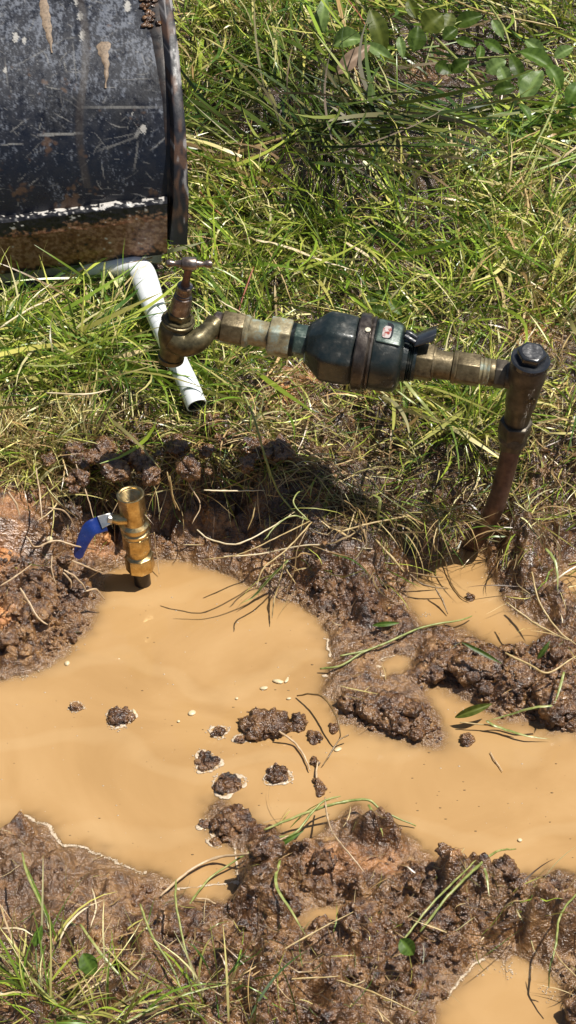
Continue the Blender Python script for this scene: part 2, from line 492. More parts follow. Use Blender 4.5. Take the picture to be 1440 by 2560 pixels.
CTRL = [(-200, 0, .17), (200, 0, .17), (500, 0, .18), (700, 60, .19), (850, 120, .21), (1000, 60, .19), (1200, 0, .19), (1440, 0, .19), (1700, 100, .18),
 (500, 200, .16), (700, 220, .21), (700, 330, .20), (850, 270, .24), (850, 370, .225), (1000, 300, .235), (1000, 370, .215), (1150, 320, .20), (1100, 200, .16), (1230, 210, .155), (1400, 250, .16),
 (540, 300, .12), (640, 420, .12), (740, 455, .09), (870, 462, .075), (1000, 460, .085), (1080, 445, .11), (1130, 200, .12), (1080, 210, .13), (1260, 240, .13), (1250, 450, .155), (1440, 450, .16),
 (-300, 600, .13), (0, 650, .12), (300, 700, .125), (500, 650, .135), (700, 650, .14), (1000, 650, .14), (1300, 650, .14), (1600, 650, .14),
 (-200, 850, .13), (60, 850, .13), (200, 900, .14), (400, 900, .12), (600, 850, .13), (900, 850, .125), (1200, 850, .13), (1440, 850, .13),
 (0, 1000, .135), (200, 1040, .125), (400, 1030, .118), (600, 1020, .118), (800, 1020, .11), (1000, 1020, .115), (1200, 1030, .12), (1400, 1020, .12),
 (150, 1110, .12), (320, 1105, .118), (500, 1090, .115), (640, 1085, .11), (700, 1120, .10), (780, 1150, .095), (900, 1140, .085), (1000, 1150, .085), (1120, 1150, .09), (1250, 1150, .09), (1400, 1150, .10),
 (-200, 1250, .13), (40, 1220, .125), (95, 1290, .11), (40, 1400, .085), (100, 1400, .07), (190, 1440, .03), (-100, 1550, .07), (50, 1540, .05), (150, 1540, .03), (60, 1620, .025), (-200, 1640, .04),
 (200, 1240, .045), (160, 1200, .085), (280, 1230, .05), (220, 1340, .04), (300, 1330, .022), (400, 1340, .035), (500, 1330, .035), (600, 1340, .04), (560, 1250, .055), (700, 1280, .06), (820, 1250, .075), (900, 1290, .06), (1000, 1280, .06), (1120, 1290, .055),
 (680, 1400, .03), (780, 1430, .045), (880, 1400, .05), (950, 1440, .04), (900, 1500, .035), (1000, 1390, .045), (980, 1520, .02), (850, 1545, .015), (1080, 1340, .045),
 (900, 1610, .008), (1000, 1590, .01), (880, 1700, .004), (1000, 1720, .005),
 (1300, 1300, .07), (1400, 1330, .08), (1330, 1420, .07), (1400, 1500, .06), (1350, 1480, .06), (1440, 1560, .05), (1600, 1500, .07),
 (1100, 1640, .02), (1200, 1660, .032), (1300, 1680, .042), (1400, 1680, .045), (1360, 1760, .035), (1440, 1780, .035), (1600, 1720, .04),
 (880, 1770, .022), (950, 1790, .026), (1040, 1820, .024),
 (60, 2110, .022), (150, 2170, .024), (50, 2250, .014), (300, 2215, .024), (200, 2290, .022), (400, 2260, .014), (0, 2380, .02), (150, 2420, .03), (320, 2400, .025), (60, 2540, .04), (300, 2540, .04), (-300, 2300, .03),
 (560, 2030, .012), (600, 2100, .02), (640, 2160, .03), (870, 2075, .045), (910, 2120, .05), (820, 2150, .045), (950, 2180, .045), (740, 2160, .035), (700, 2230, .03), (860, 2230, .03), (1020, 2180, .028),
 (560, 2320, .016), (700, 2350, .02), (820, 2350, .02), (950, 2300, .03), (1050, 2260, .03), (1150, 2250, .035), (1260, 2260, .038), (1350, 2270, .036), (1440, 2300, .04),
 (500, 2460, .03), (700, 2450, .03), (850, 2450, .035), (1000, 2420, .03), (1080, 2400, .02), (900, 2540, .045), (650, 2560, .04), (1430, 2420, .05), (1460, 2540, .05), (1700, 2400, .05), (700, 2900, .05), (0, 2900, .05), (1400, 2900, .05)]
_c = np.array(CTRL, float)
CW = P(_c[:, 0], _c[:, 1], _c[:, 2])

def plateau(x, y):
    num = np.zeros(x.shape); den = np.zeros(x.shape)
    for (cx, cy, cz) in CW:
        w = 1.0 / ((x - cx) ** 2 + (y - cy) ** 2 + 0.012 ** 2) ** 1.9
        num += w * cz; den += w
    return num / den

def lay(x, y, fine=True):
    """height of the ground, with distance to the water"""
    x = np.asarray(x, float).ravel(); y = np.asarray(y, float).ravel()
    p = xyz(x, y)
    wx = x + 0.006 * noise(p, 0.03, 5) + 0.0048 * noise(p, 0.011, 6)
    wy = y + 0.007 * noise(p, 0.03, 7) + 0.0052 * noise(p, 0.011, 8)
    d = pool_dist(wx, wy)
    h0 = plateau(wx, wy)
    slope = 0.9 + 0.6 * noise(p, 0.12, 9)
    rise = np.where(y < -0.13, slope * 0.8, 2.2)
    h = h0 * (1 - np.exp(-np.maximum(d, 0) * rise / np.maximum(h0, 0.004)))
    h = np.where(d < 0, np.maximum(d * 0.45, -0.03), h)
    low = sstep(0.14, 0.09, h0)
    amp = low * sstep(-0.004, 0.025, d) + 0.15 * (1 - low)
    ear = sstep(0.004, 0.03, h0)            # flats stay smoother
    soft = 1 - 0.38 * sstep(0, 1, np.clip(-(x + 0.02) / 0.1, 0, 1)) * (y < -0.42)     # slick mud lower left
    amp = amp * (0.25 + 0.75 * ear) * soft
    q = p + 0.004 * np.stack([noise(p, 0.02, 21), noise(p, 0.02, 22), 0 * x], 1)
    bl = lambda s, k: np.abs(noise(q, s, k))
    fg = 1 + 0.5 * sstep(-0.33, -0.45, y)
    h = h + amp * fg * (0.032 * (bl(0.075, 31) - 0.22) + 0.026 * (bl(0.034, 32) - 0.25))
    if fine:
        rg = lambda s, k: 0.3 - np.abs(noise(q, s, k))
        mixr = sstep(-0.3, 0.3, noise(p, 0.05, 37))
        h = h + amp * (0.0145 * (bl(0.017, 33) - 0.25) * (1 - mixr) + 0.016 * rg(0.019, 38) * mixr + 0.0075 * (bl(0.009, 34) - 0.25) + 0.0040 * rg(0.0062, 39) + 0.0012 * noise(p, 0.0034, 35))
        h = h + 0.0012 * noise(p, 0.005, 36) * sstep(-0.01, 0.01, d)
    return h, d, h0

def axis(parts):
    out = [parts[0][0]]
    for a, b, s in parts:
        n = max(1, int(round((b - a) / s)))
        out += list(a + (b - a) * (np.arange(n) + 1) / n)
    return np.array(out)
gx = axis([(-8, -2, 1.0), (-2, -0.6, 0.1), (-0.6, -0.44, 0.008), (-0.44, 0.44, 0.0021), (0.44, 0.6, 0.008), (0.6, 2, 0.1), (2, 8, 1.0)])
gy = axis([(-8, -2, 1.0), (-2, -0.95, 0.1), (-0.95, -0.78, 0.008), (-0.78, 0.16, 0.0021), (0.16, 0.4, 0.005), (0.4, 1.3, 0.012), (1.3, 2.4, 0.1), (2.4, 10, 1.0)])
X, Y = np.meshgrid(gx, gy, indexing='xy')
H, D, H0 = lay(X.ravel(), Y.ravel())
nx, ny = len(gx), len(gy)
i = np.arange(ny - 1)[:, None] * nx + np.arange(nx - 1)[None]
Q = np.stack([i, i + 1, i + nx + 1, i + nx], -1).reshape(-1, 4)
V = xyz(X, Y, H)
# patches of orange clay, drying silt near the water
CLAY = [(0, 1400, 60, 45), (10, 1540, 45, 50), (30, 1330, 60, 30), (860, 2150, 90, 40), (960, 2160, 60, 30), (740, 960, 70, 50), (720, 1000, 60, 40), (250, 1370, 60, 30), (1080, 2130, 70, 30), (800, 1240, 50, 25), (1380, 1640, 45, 25), (1340, 820, 60, 50), (40, 1260, 60, 40)]
ppx, ppy = proj(V)
clay = np.zeros(len(V))
for cx, cy, rx, ry in CLAY:
    clay = np.maximum(clay, sstep(1.25, 0.45, np.hypot((ppx - cx) / rx, (ppy - cy) / ry) + 0.5 * noise(V, 0.02, 41) + 0.3 * noise(V, 0.007, 42)))
clay *= 0.9
silt = sstep(0.012, 0.0, H) * 0.75 + 0.25 * sstep(0.1, 0.5, noise(V, 0.1, 43)) * (H < 0.05)
silt = np.maximum(silt, 0.55 * sstep(400, 250, ppx) * sstep(2060, 2120, ppy) * sstep(2480, 2380, ppy) * (0.6 + 0.6 * noise(V, 0.05, 44)))
humus_shade = sstep(0.03, 0.07, H + 0.012 * noise(V, 0.03, 45)) * np.maximum(sstep(100, 160, ppx + 30 * noise(V, 0.04, 46)), sstep(1180, 1100, ppy)) * sstep(1420, 1330, ppy)  # dark topsoil mask, also painting in the shade under turf and bank
pale = np.zeros(len(V))
for cx, cy, rx, ry in [(740, 1000, 110, 80), (1340, 850, 80, 60), (1380, 1250, 70, 110), (850, 1120, 120, 50), (1070, 160, 60, 60), (60, 720, 90, 40), (820, 1240, 60, 30), (60, 1130, 100, 60)]:
    pale = np.maximum(pale, sstep(1.3, 0.6, np.hypot((ppx - cx) / rx, (ppy - cy) / ry) + 0.4 * noise(V, 0.02, 47)))
humus_shade = humus_shade * (1 - 0.8 * pale) * (1 - clay) * (0.85 + 0.3 * noise(V, 0.02, 48))
humus_shade = np.where(ppy < -50, 0.8, humus_shade)
ground = obj('ground', mesh_np('ground', V, Q, mat=MUD, attrs={'clay': clay, 'humus_shade': np.clip(humus_shade, 0, 1), 'silt': np.clip(silt, 0, 1)}), kind='structure')

# water: one level sheet wherever the ground dips below it
wx_ = axis([(-0.9, -0.45, 0.02), (-0.45, 0.45, 0.0035), (0.45, 0.9, 0.02)])
wy_ = axis([(-0.95, 0.05, 0.0035)])
WX, WY = np.meshgrid(wx_, wy_, indexing='xy')
wh, wd, _ = lay(WX.ravel(), WY.ravel())
n1, n2 = len(wx_), len(wy_)
i = np.arange(n2 - 1)[:, None] * n1 + np.arange(n1 - 1)[None]
wq = np.stack([i, i + 1, i + n1 + 1, i + n1], -1).reshape(-1, 4)
keep = (wh[wq].min(1) < 0.003) & (wd[wq].min(1) < 0.02)
turb = np.clip(0.12 + 0.88 * (1 - np.exp(-np.maximum(-wh, 0) / 0.0028)), 0, 1)
wz = 0.0 * wh
wq = wq[keep]
use = np.unique(wq); remap = np.zeros(n1 * n2, int); remap[use] = np.arange(len(use))
water = obj('water', mesh_np('water', xyz(WX, WY, wz)[use], remap[wq], mat=WATER, attrs={'turbid': turb[use]}), kind='structure')

def surf(px, py, it=8):
    """world point of the ground seen at a spot of the photo"""
    z = 0.05
    for _ in range(it):
        p = P(px, py, z)
        h, _, _ = lay(p[:1], p[1:2], False)
        z = 0.5 * z + 0.5 * max(float(h[0]), 0.0)
    p = P(px, py, z)
    return p, z
# ------------------------------------------------------------ mud crumbs (nobody could count them)
def lumps(cx, cy, cz, r, sub=2, seed=0, squash=0.75, jag=0.35):
    """joined crumbly lumps"""
    bv, bt = ico(sub)
    n, k = len(cx), len(bv)
    sc = r[:, None] * (0.75 + 0.5 * rng.random((n, 3))); sc[:, 2] *= squash
    a = rng.random(n) * 6.28
    v = bv[None] * sc[:, None]
    c, s = np.cos(a)[:, None], np.sin(a)[:, None]
    v = np.stack([v[..., 0] * c - v[..., 1] * s, v[..., 0] * s + v[..., 1] * c, v[..., 2]], -1)
    ctr = np.stack([cx, cy, cz], 1)
    flat = v.reshape(-1, 3)
    off = np.repeat(rng.random((n, 3)) * 5, k, 0)
    u3 = flat / np.repeat(r, k)[:, None] + off
    nn = 1.1 * (0.5 - np.abs(noise(u3, 1.0, seed + 1))) + 0.5 * noise(u3, 0.55, seed + 2)
    if sub > 1: nn = nn + 0.35 * (0.3 - np.abs(noise(u3, 0.3, seed + 3))) + 0.22 * noise(u3, 0.16, seed + 4)
    flat = flat * (1 - jag * 0.9 + 1.5 * jag * nn)[:, None]
    v = flat.reshape(n, k, 3) + ctr[:, None]
    t = bt[None] + (np.arange(n) * k)[:, None, None]
    return v.reshape(-1, 3), t.reshape(-1, 3)

def crumbs(name, n, sizes, where, sub=2, smooth=True):
    xs = rng.uniform(-0.46, 0.46, n * 6); ys = rng.uniform(-0.76, 0.12, n * 6)
    h, d, h0 = lay(xs, ys)
    px, py = proj(xyz(xs, ys, h))
    p = where(px, py, h, d, h0, xs, ys)
    ok = rng.random(len(xs)) < p
    idx = np.nonzero(ok)[0][:n]
    r = sizes[0] + (sizes[1] - sizes[0]) * rng.random(len(idx)) ** 2.5
    v, t = lumps(xs[idx], ys[idx], h[idx] + r * 0.15, r, sub)
    o = obj(name, mesh_np(name, v, tris=t, mat=MUD, smooth=smooth), kind='stuff')
    return o
def where_mud(px, py, h, d, h0, xs, ys):
    m = (d > 0.002) & (h0 < 0.118) & (h > 0.001)
    cl = sstep(-0.1, 0.5, noise(xyz(xs, ys), 0.035, 51))
    crumbly = 0.15 + 0.85 * np.maximum(sstep(330, 150, px) * sstep(1760, 1700, py), np.maximum(sstep(820, 1000, px) * sstep(1550, 1600, py) * sstep(1920, 1880, py), sstep(1400, 1350, py)))
    crumbly = np.maximum(crumbly, 0.5 * (py > 2280))
    return m * cl * crumbly * (h0 > 0.009)
def where_ridge(px, py, h, d, h0, xs, ys):
    m = (d > 0.003) & (h0 > 0.018) & (h0 < 0.11)
    rg = sstep(1030, 1120, px) * sstep(1590, 1640, py) * sstep(1860, 1800, py) + sstep(850, 900, px) * sstep(1720, 1750, py) * sstep(1880, 1840, py) * 0.8
    rg = rg + 0.5 * sstep(680, 720, px) * sstep(1040, 1000, px) * sstep(1390, 1430, py) * sstep(1570, 1530, py)
    rg = rg + 0.35 * sstep(280, 200, px) * sstep(1200, 1300, py) * sstep(1680, 1600, py) + 0.35 * sstep(2150, 2200, py) * (px > 480)
    return m * np.clip(rg, 0, 1)
crumbs('mud_crumbs', 9000, (0.0009, 0.0048), where_mud, 1, False)
crumbs('ridge_crumbs', 6000, (0.0010, 0.0050), where_ridge, 1, False)
crumbs('mud_chunks', 80, (0.009, 0.021), lambda px, py, h, d, h0, xs, ys: (d > 0.012) * (h0 > 0.014) * (0.5 * (py > 2130) * (px > 420) + 0.15 * (py > 2130) + 0.35 * (px < 200) * (py > 1300) * (py < 1700) + 0.3 * (px > 700) * (px < 1000) * (py > 1350) * (py < 1560)), 4)
crumbs('mud_lumps', 330, (0.004, 0.0135), where_ridge, 4)
# turf and soil hanging over the hollow of the cut bank
ox = np.concatenate([rng.uniform(120, 480, 46), rng.uniform(480, 700, 14)]); oy = 1122 - 0.03 * ox + rng.normal(0, 30, 60)
oc = P(ox, oy, 0.112)
v, t = lumps(oc[:, 0], oc[:, 1] - 0.010, oc[:, 2] - 0.002, 0.004 + 0.014 * rng.random(60) ** 2, 4, 5, 0.7, 0.5)
obj('bank_overhang', mesh_np('bank_overhang', v, tris=t, mat=MUD, attrs={'humus_shade': np.full(len(v), 0.0)}), kind='stuff')

# ------------------------------------------------------------ grass
def blades(name, root, az, lean, length, width, bend, color, seg=5, twist=0.6, kink=0.0, zmin=None, mat=None):
    """n curved blades: root (n,3), az direction, lean from vertical, bend adds lean along the blade"""
    n = len(root)
    s = np.linspace(0, 1, seg + 1)
    th = lean[:, None] + bend[:, None] * s[None] + kink * rng.normal(size=(n, seg + 1)).cumsum(1) * 0.3
    aa = az[:, None] + rng.normal(0, 0.35, n)[:, None] * s[None] * 2
    step = length[:, None] / seg
    dx = np.sin(th) * np.cos(aa) * step; dy = np.sin(th) * np.sin(aa) * step; dz = np.cos(th) * step
    dx[:, 0] = dy[:, 0] = dz[:, 0] = 0
    pts = root[:, None] + np.stack([dx.cumsum(1), dy.cumsum(1), dz.cumsum(1)], -1)
    if zmin is not None:
        hz = zmin(pts[..., 0], pts[..., 1])
        off = 0.002 + 0.012 * rng.random(n)[:, None]
        pts[..., 2] = np.maximum(pts[..., 2], hz + off * s[None])
    tw = rng.random(n)[:, None] * 6.28 + twist * s[None] * rng.normal(size=(n, 1)) * 2
    side0 = np.stack([-np.sin(aa), np.cos(aa), 0 * aa], -1)
    side1 = np.stack([-np.cos(aa) * np.cos(th), -np.sin(aa) * np.cos(th), np.sin(th)], -1)
    side = side0 * np.cos(tw)[..., None] + side1 * np.sin(tw)[..., None]
    w = width[:, None] * 0.5 * np.minimum(1, 0.55 + 1.6 * s[None]) * (1 - s[None] ** 2.5 * 0.93)
    L = pts - side * w[..., None]; Rr = pts + side * w[..., None]
    v = np.stack([L, Rr], 2).reshape(-1, 3)
    k = 2 * (seg + 1)
    base = (np.arange(n) * k)[:, None]
    j = np.arange(seg)[None] * 2
    q = np.stack([base + j, base + j + 1, base + j + 3, base + j + 2], -1).reshape(-1, 4)
    tip = np.array([1.15, 1.1, 0.95])
    c = color[:, None, None] * (0.82 + 0.3 * s[None, :, None, None] * tip)
    c = np.broadcast_to(c, (n, seg + 1, 2, 3)).reshape(-1, 3)
    return v, q, np.clip(c, 0, 0.9)

# a cheap ground lookup for draping
lx = np.linspace(-1.3, 1.3, 261); ly = np.linspace(-0.9, 1.6, 251)
LX, LY = np.meshgrid(lx, ly, indexing='ij')
LH = np.maximum(lay(LX.ravel(), LY.ravel(), False)[0].reshape(LX.shape), 0)
LD = pool_dist(LX.ravel(), LY.ravel()).reshape(LX.shape)
def look(T, x, y):
    fx = np.clip((x + 1.3) / 0.01, 0, 259.99); fy = np.clip((y + 0.9) / 0.01, 0, 249.99)
    ix, iy = fx.astype(int), fy.astype(int); u, v_ = fx - ix, fy - iy
    return T[ix, iy] * (1 - u) * (1 - v_) + T[ix + 1, iy] * u * (1 - v_) + T[ix, iy + 1] * (1 - u) * v_ + T[ix + 1, iy + 1] * u * v_
zlook = lambda x, y: look(LH, x, y)

PAL = {'green': np.array([(0.13, 0.22, 0.02), (0.21, 0.31, 0.03), (0.32, 0.42, 0.045), (0.44, 0.50, 0.08), (0.06, 0.13, 0.018), (0.17, 0.26, 0.04)]),
       'yellow': np.array([(0.50, 0.46, 0.12), (0.62, 0.55, 0.21), (0.42, 0.42, 0.10), (0.70, 0.64, 0.33)]),
       'straw': np.array([(0.50, 0.37, 0.17), (0.64, 0.50, 0.27), (0.34, 0.22, 0.09), (0.45, 0.30, 0.14)]),
       'brown': np.array([(0.14, 0.085, 0.04), (0.22, 0.14, 0.065), (0.085, 0.05, 0.028), (0.30, 0.21, 0.10), (0.12, 0.13, 0.04)])}
def pick(n, w, x, y, jit=0.2):
    names = list(PAL)
    W = np.stack([np.broadcast_to(w.get(k, 0), (n,)) for k in names], 1).astype(float)
    W = W / W.sum(1, keepdims=True)
    u = rng.random(n)[:, None]
    t = (u > W.cumsum(1)).sum(1)
    c = np.zeros((n, 3))
    for j, k in enumerate(names):
        m = t == j
        c[m] = PAL[k][rng.integers(0, len(PAL[k]), m.sum())]
    return c * (1 + jit * rng.normal(size=(n, 1)))

def blob(px, py, L):
    out = np.zeros(px.shape)
    for cx, cy, rx, ry, a in L:
        out = np.maximum(out, a * sstep(1.3, 0.6, np.hypot((px - cx) / rx, (py - cy) / ry)))
    return out

BARE = [(1060, 160, 90, 90, 1), (1180, 170, 90, 60, .9), (1290, 250, 90, 60, .9), (1120, 350, 60, 40, .8), (860, 460, 150, 26, 1), (560, 280, 60, 60, .7), (690, 400, 60, 50, .7), (60, 725, 110, 45, 1), (740, 985, 110, 75, .95), (860, 1090, 150, 90, .75), (1330, 850, 90, 60, .6), (180, 1110, 110, 70, .95), (260, 1010, 80, 30, .6), (400, 1140, 200, 55, .85), (620, 1130, 90, 60, .95), (1380, 1250, 90, 130, .6),
        (560, 1050, 50, 25, .6), (1150, 1230, 200, 60, .6), (850, 480, 160, 30, .4), (1150, 940, 60, 30, .2), (1000, 1200, 200, 80, .5), (20, 1250, 100, 60, .5)]
DRY = [(60, 1120, 140, 120, 1), (570, 510, 90, 30, .9), (560, 420, 110, 30, .7), (1350, 780, 130, 300, .85), (1350, 1150, 170, 220, .9), (860, 1020, 240, 100, .7), (150, 1050, 200, 60, .7), (480, 1060, 130, 40, .5), (1130, 1060, 120, 60, .5), (800, 1050, 200, 90, .6), (540, 60, 120, 60, .5), (1250, 500, 160, 120, .4), (820, 780, 120, 60, .2)]
DARK_SHADED_G = [(850, 320, 270, 140, 1), (600, 300, 150, 130, .8), (1080, 330, 160, 90, .8), (1130, 190, 150, 80, .9), (1300, 240, 140, 70, .7)]  # dark green mound grass, its shade also painted into the blades

def turf(n, edge_fade=True):
    x = rng.uniform(-0.9, 0.9, n); y = rng.uniform(-0.05, 1.45, n)
    z = zlook(x, y)
    px, py = proj(xyz(x, y, z))
    return x, y, z, px, py
def edge_ok(px, py, z):
    return (z > 0.072)
# short tangled turf
x, y, z, px, py = turf(88000)
wiggle = 30 * noise(xyz(x, y), 0.06, 61)
p = 1 - blob(px, py, BARE)
p *= 0.15 + 0.85 * sstep(-0.3, 0.25, noise(xyz(x, y), 0.05, 62) + 0.5 * noise(xyz(x, y), 0.02, 66))
p *= sstep(1190, 1080, py + wiggle)
p *= 1 - 0.8 * sstep(450, 400, px) * sstep(600, 640, py) * sstep(770, 730, py)
p = np.where((py < 560) & (blob(px, py, DARK_SHADED_G) > 0.4), p * 0.10, p)
p = np.where((x < -0.6) | (x > 0.6) | (py < -150), p * 0.6, p)
ok = edge_ok(px, py, z) & (rng.random(len(x)) < p)
x, y, z, px, py = x[ok], y[ok], z[ok], px[ok], py[ok]
n = len(x)
dry = np.clip(blob(px, py, DRY) + 0.3 * noise(xyz(x, y), 0.04, 63), 0, 1)
mudd = sstep(980, 1120, py) * 0.8
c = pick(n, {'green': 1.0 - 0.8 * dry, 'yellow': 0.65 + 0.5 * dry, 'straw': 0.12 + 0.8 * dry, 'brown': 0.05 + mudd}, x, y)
c = c * 1.12 * (1 - 0.6 * blob(px, py, DARK_SHADED_G))[:, None]  # turf tinted darker for the shade on the mound
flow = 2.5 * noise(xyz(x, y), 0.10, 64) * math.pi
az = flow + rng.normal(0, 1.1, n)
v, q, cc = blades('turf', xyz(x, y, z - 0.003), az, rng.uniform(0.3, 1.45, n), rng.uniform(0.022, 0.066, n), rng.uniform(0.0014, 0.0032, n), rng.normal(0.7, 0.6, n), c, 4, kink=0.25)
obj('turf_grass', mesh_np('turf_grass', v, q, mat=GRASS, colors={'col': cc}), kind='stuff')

# undergrowth of dead thatch, brown and straw, lying flat
x, y, z, px, py = turf(52000)
p = 0.12 + 0.7 * blob(px, py, DRY) + 0.5 * blob(px, py, BARE) + 0.5 * blob(px, py, [(1050, 1250, 420, 130, 1), (820, 1150, 200, 90, .8)])
p *= sstep(1420, 1160, py + 40 * noise(xyz(x, y), 0.05, 65)) * (0.25 + 0.75 * (1 - blob(px, py, [(1060, 150, 70, 90, 1), (60, 720, 100, 40, 1), (560, 1250, 260, 110, 1), (240, 1230, 150, 90, 1)])))
p = p * (1 - 0.8 * blob(px, py, DARK_SHADED_G))
ok = (z > 0.03) & (rng.random(len(x)) < p)
x, y, z, px, py = x[ok], y[ok], z[ok], px[ok], py[ok]; n = len(x)
dry = blob(px, py, DRY)
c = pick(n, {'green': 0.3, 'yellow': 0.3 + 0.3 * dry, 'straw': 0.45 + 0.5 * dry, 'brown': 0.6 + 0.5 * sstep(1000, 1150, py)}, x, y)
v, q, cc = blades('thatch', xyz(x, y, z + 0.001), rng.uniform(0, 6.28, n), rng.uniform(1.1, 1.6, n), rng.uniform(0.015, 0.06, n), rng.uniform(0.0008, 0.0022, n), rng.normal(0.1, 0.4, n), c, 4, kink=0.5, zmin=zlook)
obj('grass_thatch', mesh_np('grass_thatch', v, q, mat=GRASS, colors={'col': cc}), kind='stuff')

# long cut grass lying over the turf, combed in the directions the photograph shows
def flow_dir(px, py):
    """picture-plane combing direction turned into a ground azimuth"""
    A = [(520, 60, -75), (640, 250, -70), (800, 350, -62), (900, 250, -50), (1000, 150, -40), (700, 100, -80), (1050, 320, -10), (1150, 360, 10), (1300, 60, -35), (1400, 350, -25), (1250, 400, 25), (560, 420, -8), (700, 520, -38),
         (850, 600, -33), (1000, 680, -32), (700, 640, -25), (500, 700, -60), (1000, 480, -35), (1200, 600, -50), (1350, 600, 60), (100, 850, 28), (50, 950, 12), (250, 930, -10), (330, 850, -40), (180, 780, 35), (400, 950, -50),
         (1050, 1000, -45), (1200, 1050, 50), (800, 760, -60), (1300, 1000, 70), (600, 950, -40), (40, 1130, -70), (150, 1100, -50), (500, 1050, -30), (900, 1080, -60)]
    num = np.zeros(px.shape, complex); 
    for ax, ay, deg in A:
        w = 1 / ((px - ax) ** 2 + (py - ay) ** 2 + 900) ** 1.6
        num += w * np.exp(1j * 2 * math.radians(deg))
    a = np.angle(num) / 2
    # direction on screen (cos a, sin a up) -> on the ground (x, y / sin(pitch))
    return np.arctan2(np.sin(a) / math.sin(PITCH), np.cos(a))
x, y, z, px, py = turf(30000)
LONG = [(850, 300, 300, 170, 1), (600, 250, 150, 200, .8), (1000, 80, 500, 120, .7), (1250, 380, 250, 120, .7), (800, 600, 300, 160, .7), (150, 880, 250, 150, 1), (1050, 1020, 90, 70, .9), (1100, 650, 300, 150, .35), (560, 450, 110, 70, .8)]
p = (0.05 + 0.5 * blob(px, py, LONG)) * (1 - 0.75 * blob(px, py, BARE)) * sstep(1130, 1050, py)
ok = edge_ok(px, py, z) & (rng.random(len(x)) < p)
x, y, z, px, py = x[ok], y[ok], z[ok], px[ok], py[ok]; n = len(x)
az = flow_dir(px, py) + rng.normal(0, 0.22, n) + math.pi * (rng.random(n) < 0.5)
dk = blob(px, py, DARK_SHADED_G)
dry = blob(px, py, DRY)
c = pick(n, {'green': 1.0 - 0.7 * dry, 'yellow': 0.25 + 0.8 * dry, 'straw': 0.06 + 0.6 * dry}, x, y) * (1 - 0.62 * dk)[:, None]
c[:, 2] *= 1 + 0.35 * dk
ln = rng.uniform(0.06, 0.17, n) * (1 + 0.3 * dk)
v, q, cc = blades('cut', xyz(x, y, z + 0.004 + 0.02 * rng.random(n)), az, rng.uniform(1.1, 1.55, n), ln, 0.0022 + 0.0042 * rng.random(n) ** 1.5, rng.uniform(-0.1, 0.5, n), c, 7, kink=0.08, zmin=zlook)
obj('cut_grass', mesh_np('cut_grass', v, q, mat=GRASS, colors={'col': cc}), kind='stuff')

# fuller green tufts: left of the pipe, by the riser, the dry tuft on the left bank, bottom left corner
def tuft_patch(name, spots, pal, per, ln, wd, lean=(0.1, 1.0), bendm=0.8, rs=0.012):
    R0, AZ, LE, LN, WD, BE, CC = [], [], [], [], [], [], []
    for (tx, ty, k) in spots:
        p0, z0 = surf(tx, ty)
        m = int(per * k)
        r = rs * np.sqrt(rng.random(m)); a = rng.random(m) * 6.28
        X_, Y_ = p0[0] + r * np.cos(a), p0[1] + r * np.sin(a)
        R0.append(xyz(X_, Y_, zlook(X_, Y_) - 0.002))
        AZ.append(a + rng.normal(0, 0.5, m)); LE.append(rng.uniform(*lean, m)); LN.append(rng.uniform(*ln, m)); WD.append(rng.uniform(*wd, m))
        BE.append(rng.normal(bendm, 0.35, m)); CC.append(pick(m, pal, 0, 0))
    cat = np.concatenate
    v, q, cc = blades(name, cat(R0), cat(AZ), cat(LE), cat(LN), cat(WD), cat(BE), cat(CC), 6, kink=0.12, zmin=zlook)
    return obj(name, mesh_np(name, v, q, mat=GRASS, colors={'col': cc}), kind='stuff')
rs_ = lambda n, x0, x1, y0, y1: [(random.uniform(x0, x1), random.uniform(y0, y1), random.uniform(.5, 1.2)) for _ in range(n)]
tuft_patch('lush_grass', rs_(46, -40, 380, 800, 1000) + rs_(60, 480, 1440, 480, 820) + rs_(20, 460, 700, 0, 300) + rs_(20, 1100, 1440, 420, 700) + rs_(16, 1000, 1240, 980, 1130) + rs_(14, 420, 640, 850, 1020) + rs_(12, 500, 900, 620, 760), {'green': 1, 'yellow': .45, 'straw': .08}, 22, (0.04, 0.11), (0.0014, 0.0032))
tuft_patch('dry_tussock_grass', rs_(22, -20, 130, 1080, 1230) + rs_(8, 90, 230, 1040, 1110), {'yellow': 1, 'straw': .8, 'green': .25}, 26, (0.03, 0.085), (0.0010, 0.0022), lean=(0.0, 1.2))
tuft_patch('bank_edge_grass', rs_(40, 120, 700, 1075, 1125) + rs_(26, 880, 1440, 1080, 1330) + rs_(12, 660, 1000, 1040, 1200), {'green': .6, 'yellow': .7, 'straw': .7, 'brown': 1.0}, 16, (0.03, 0.08), (0.0009, 0.0022), lean=(0.4, 1.5), bendm=1.1, rs=0.016)
tuft_patch('pool_side_grass', rs_(9, 60, 200, 2440, 2560) + rs_(8, 240, 560, 2470, 2600) + [(150, 2400, .5), (420, 2480, .5), (0, 2480, .6), (640, 2600, .8), (-30, 2560, 1), (760, 2610, .6)], {'green': .9, 'yellow': .8, 'straw': .2}, 13, (0.04, 0.10), (0.0012, 0.0028), lean=(0.0, 1.0), rs=0.02)
tuft_patch('mud_bank_grass', [(720, 1395, .8), (800, 1380, .6), (930, 1380, 1), (1000, 1370, .8), (1340, 1480, .8), (1400, 1400, .8), (1300, 1340, 1), (1250, 2270, .4), (1330, 2260, .5), (1180, 2330, .4), (700, 2080, .3), (960, 1330, 1), (880, 1310, .7), (1100, 1340, .6), (1400, 1180, 1)],
           {'green': .5, 'yellow': .6, 'straw': .6, 'brown': .9}, 20, (0.02, 0.07), (0.0009, 0.0020), lean=(0.6, 1.5), bendm=0.7, rs=0.016)
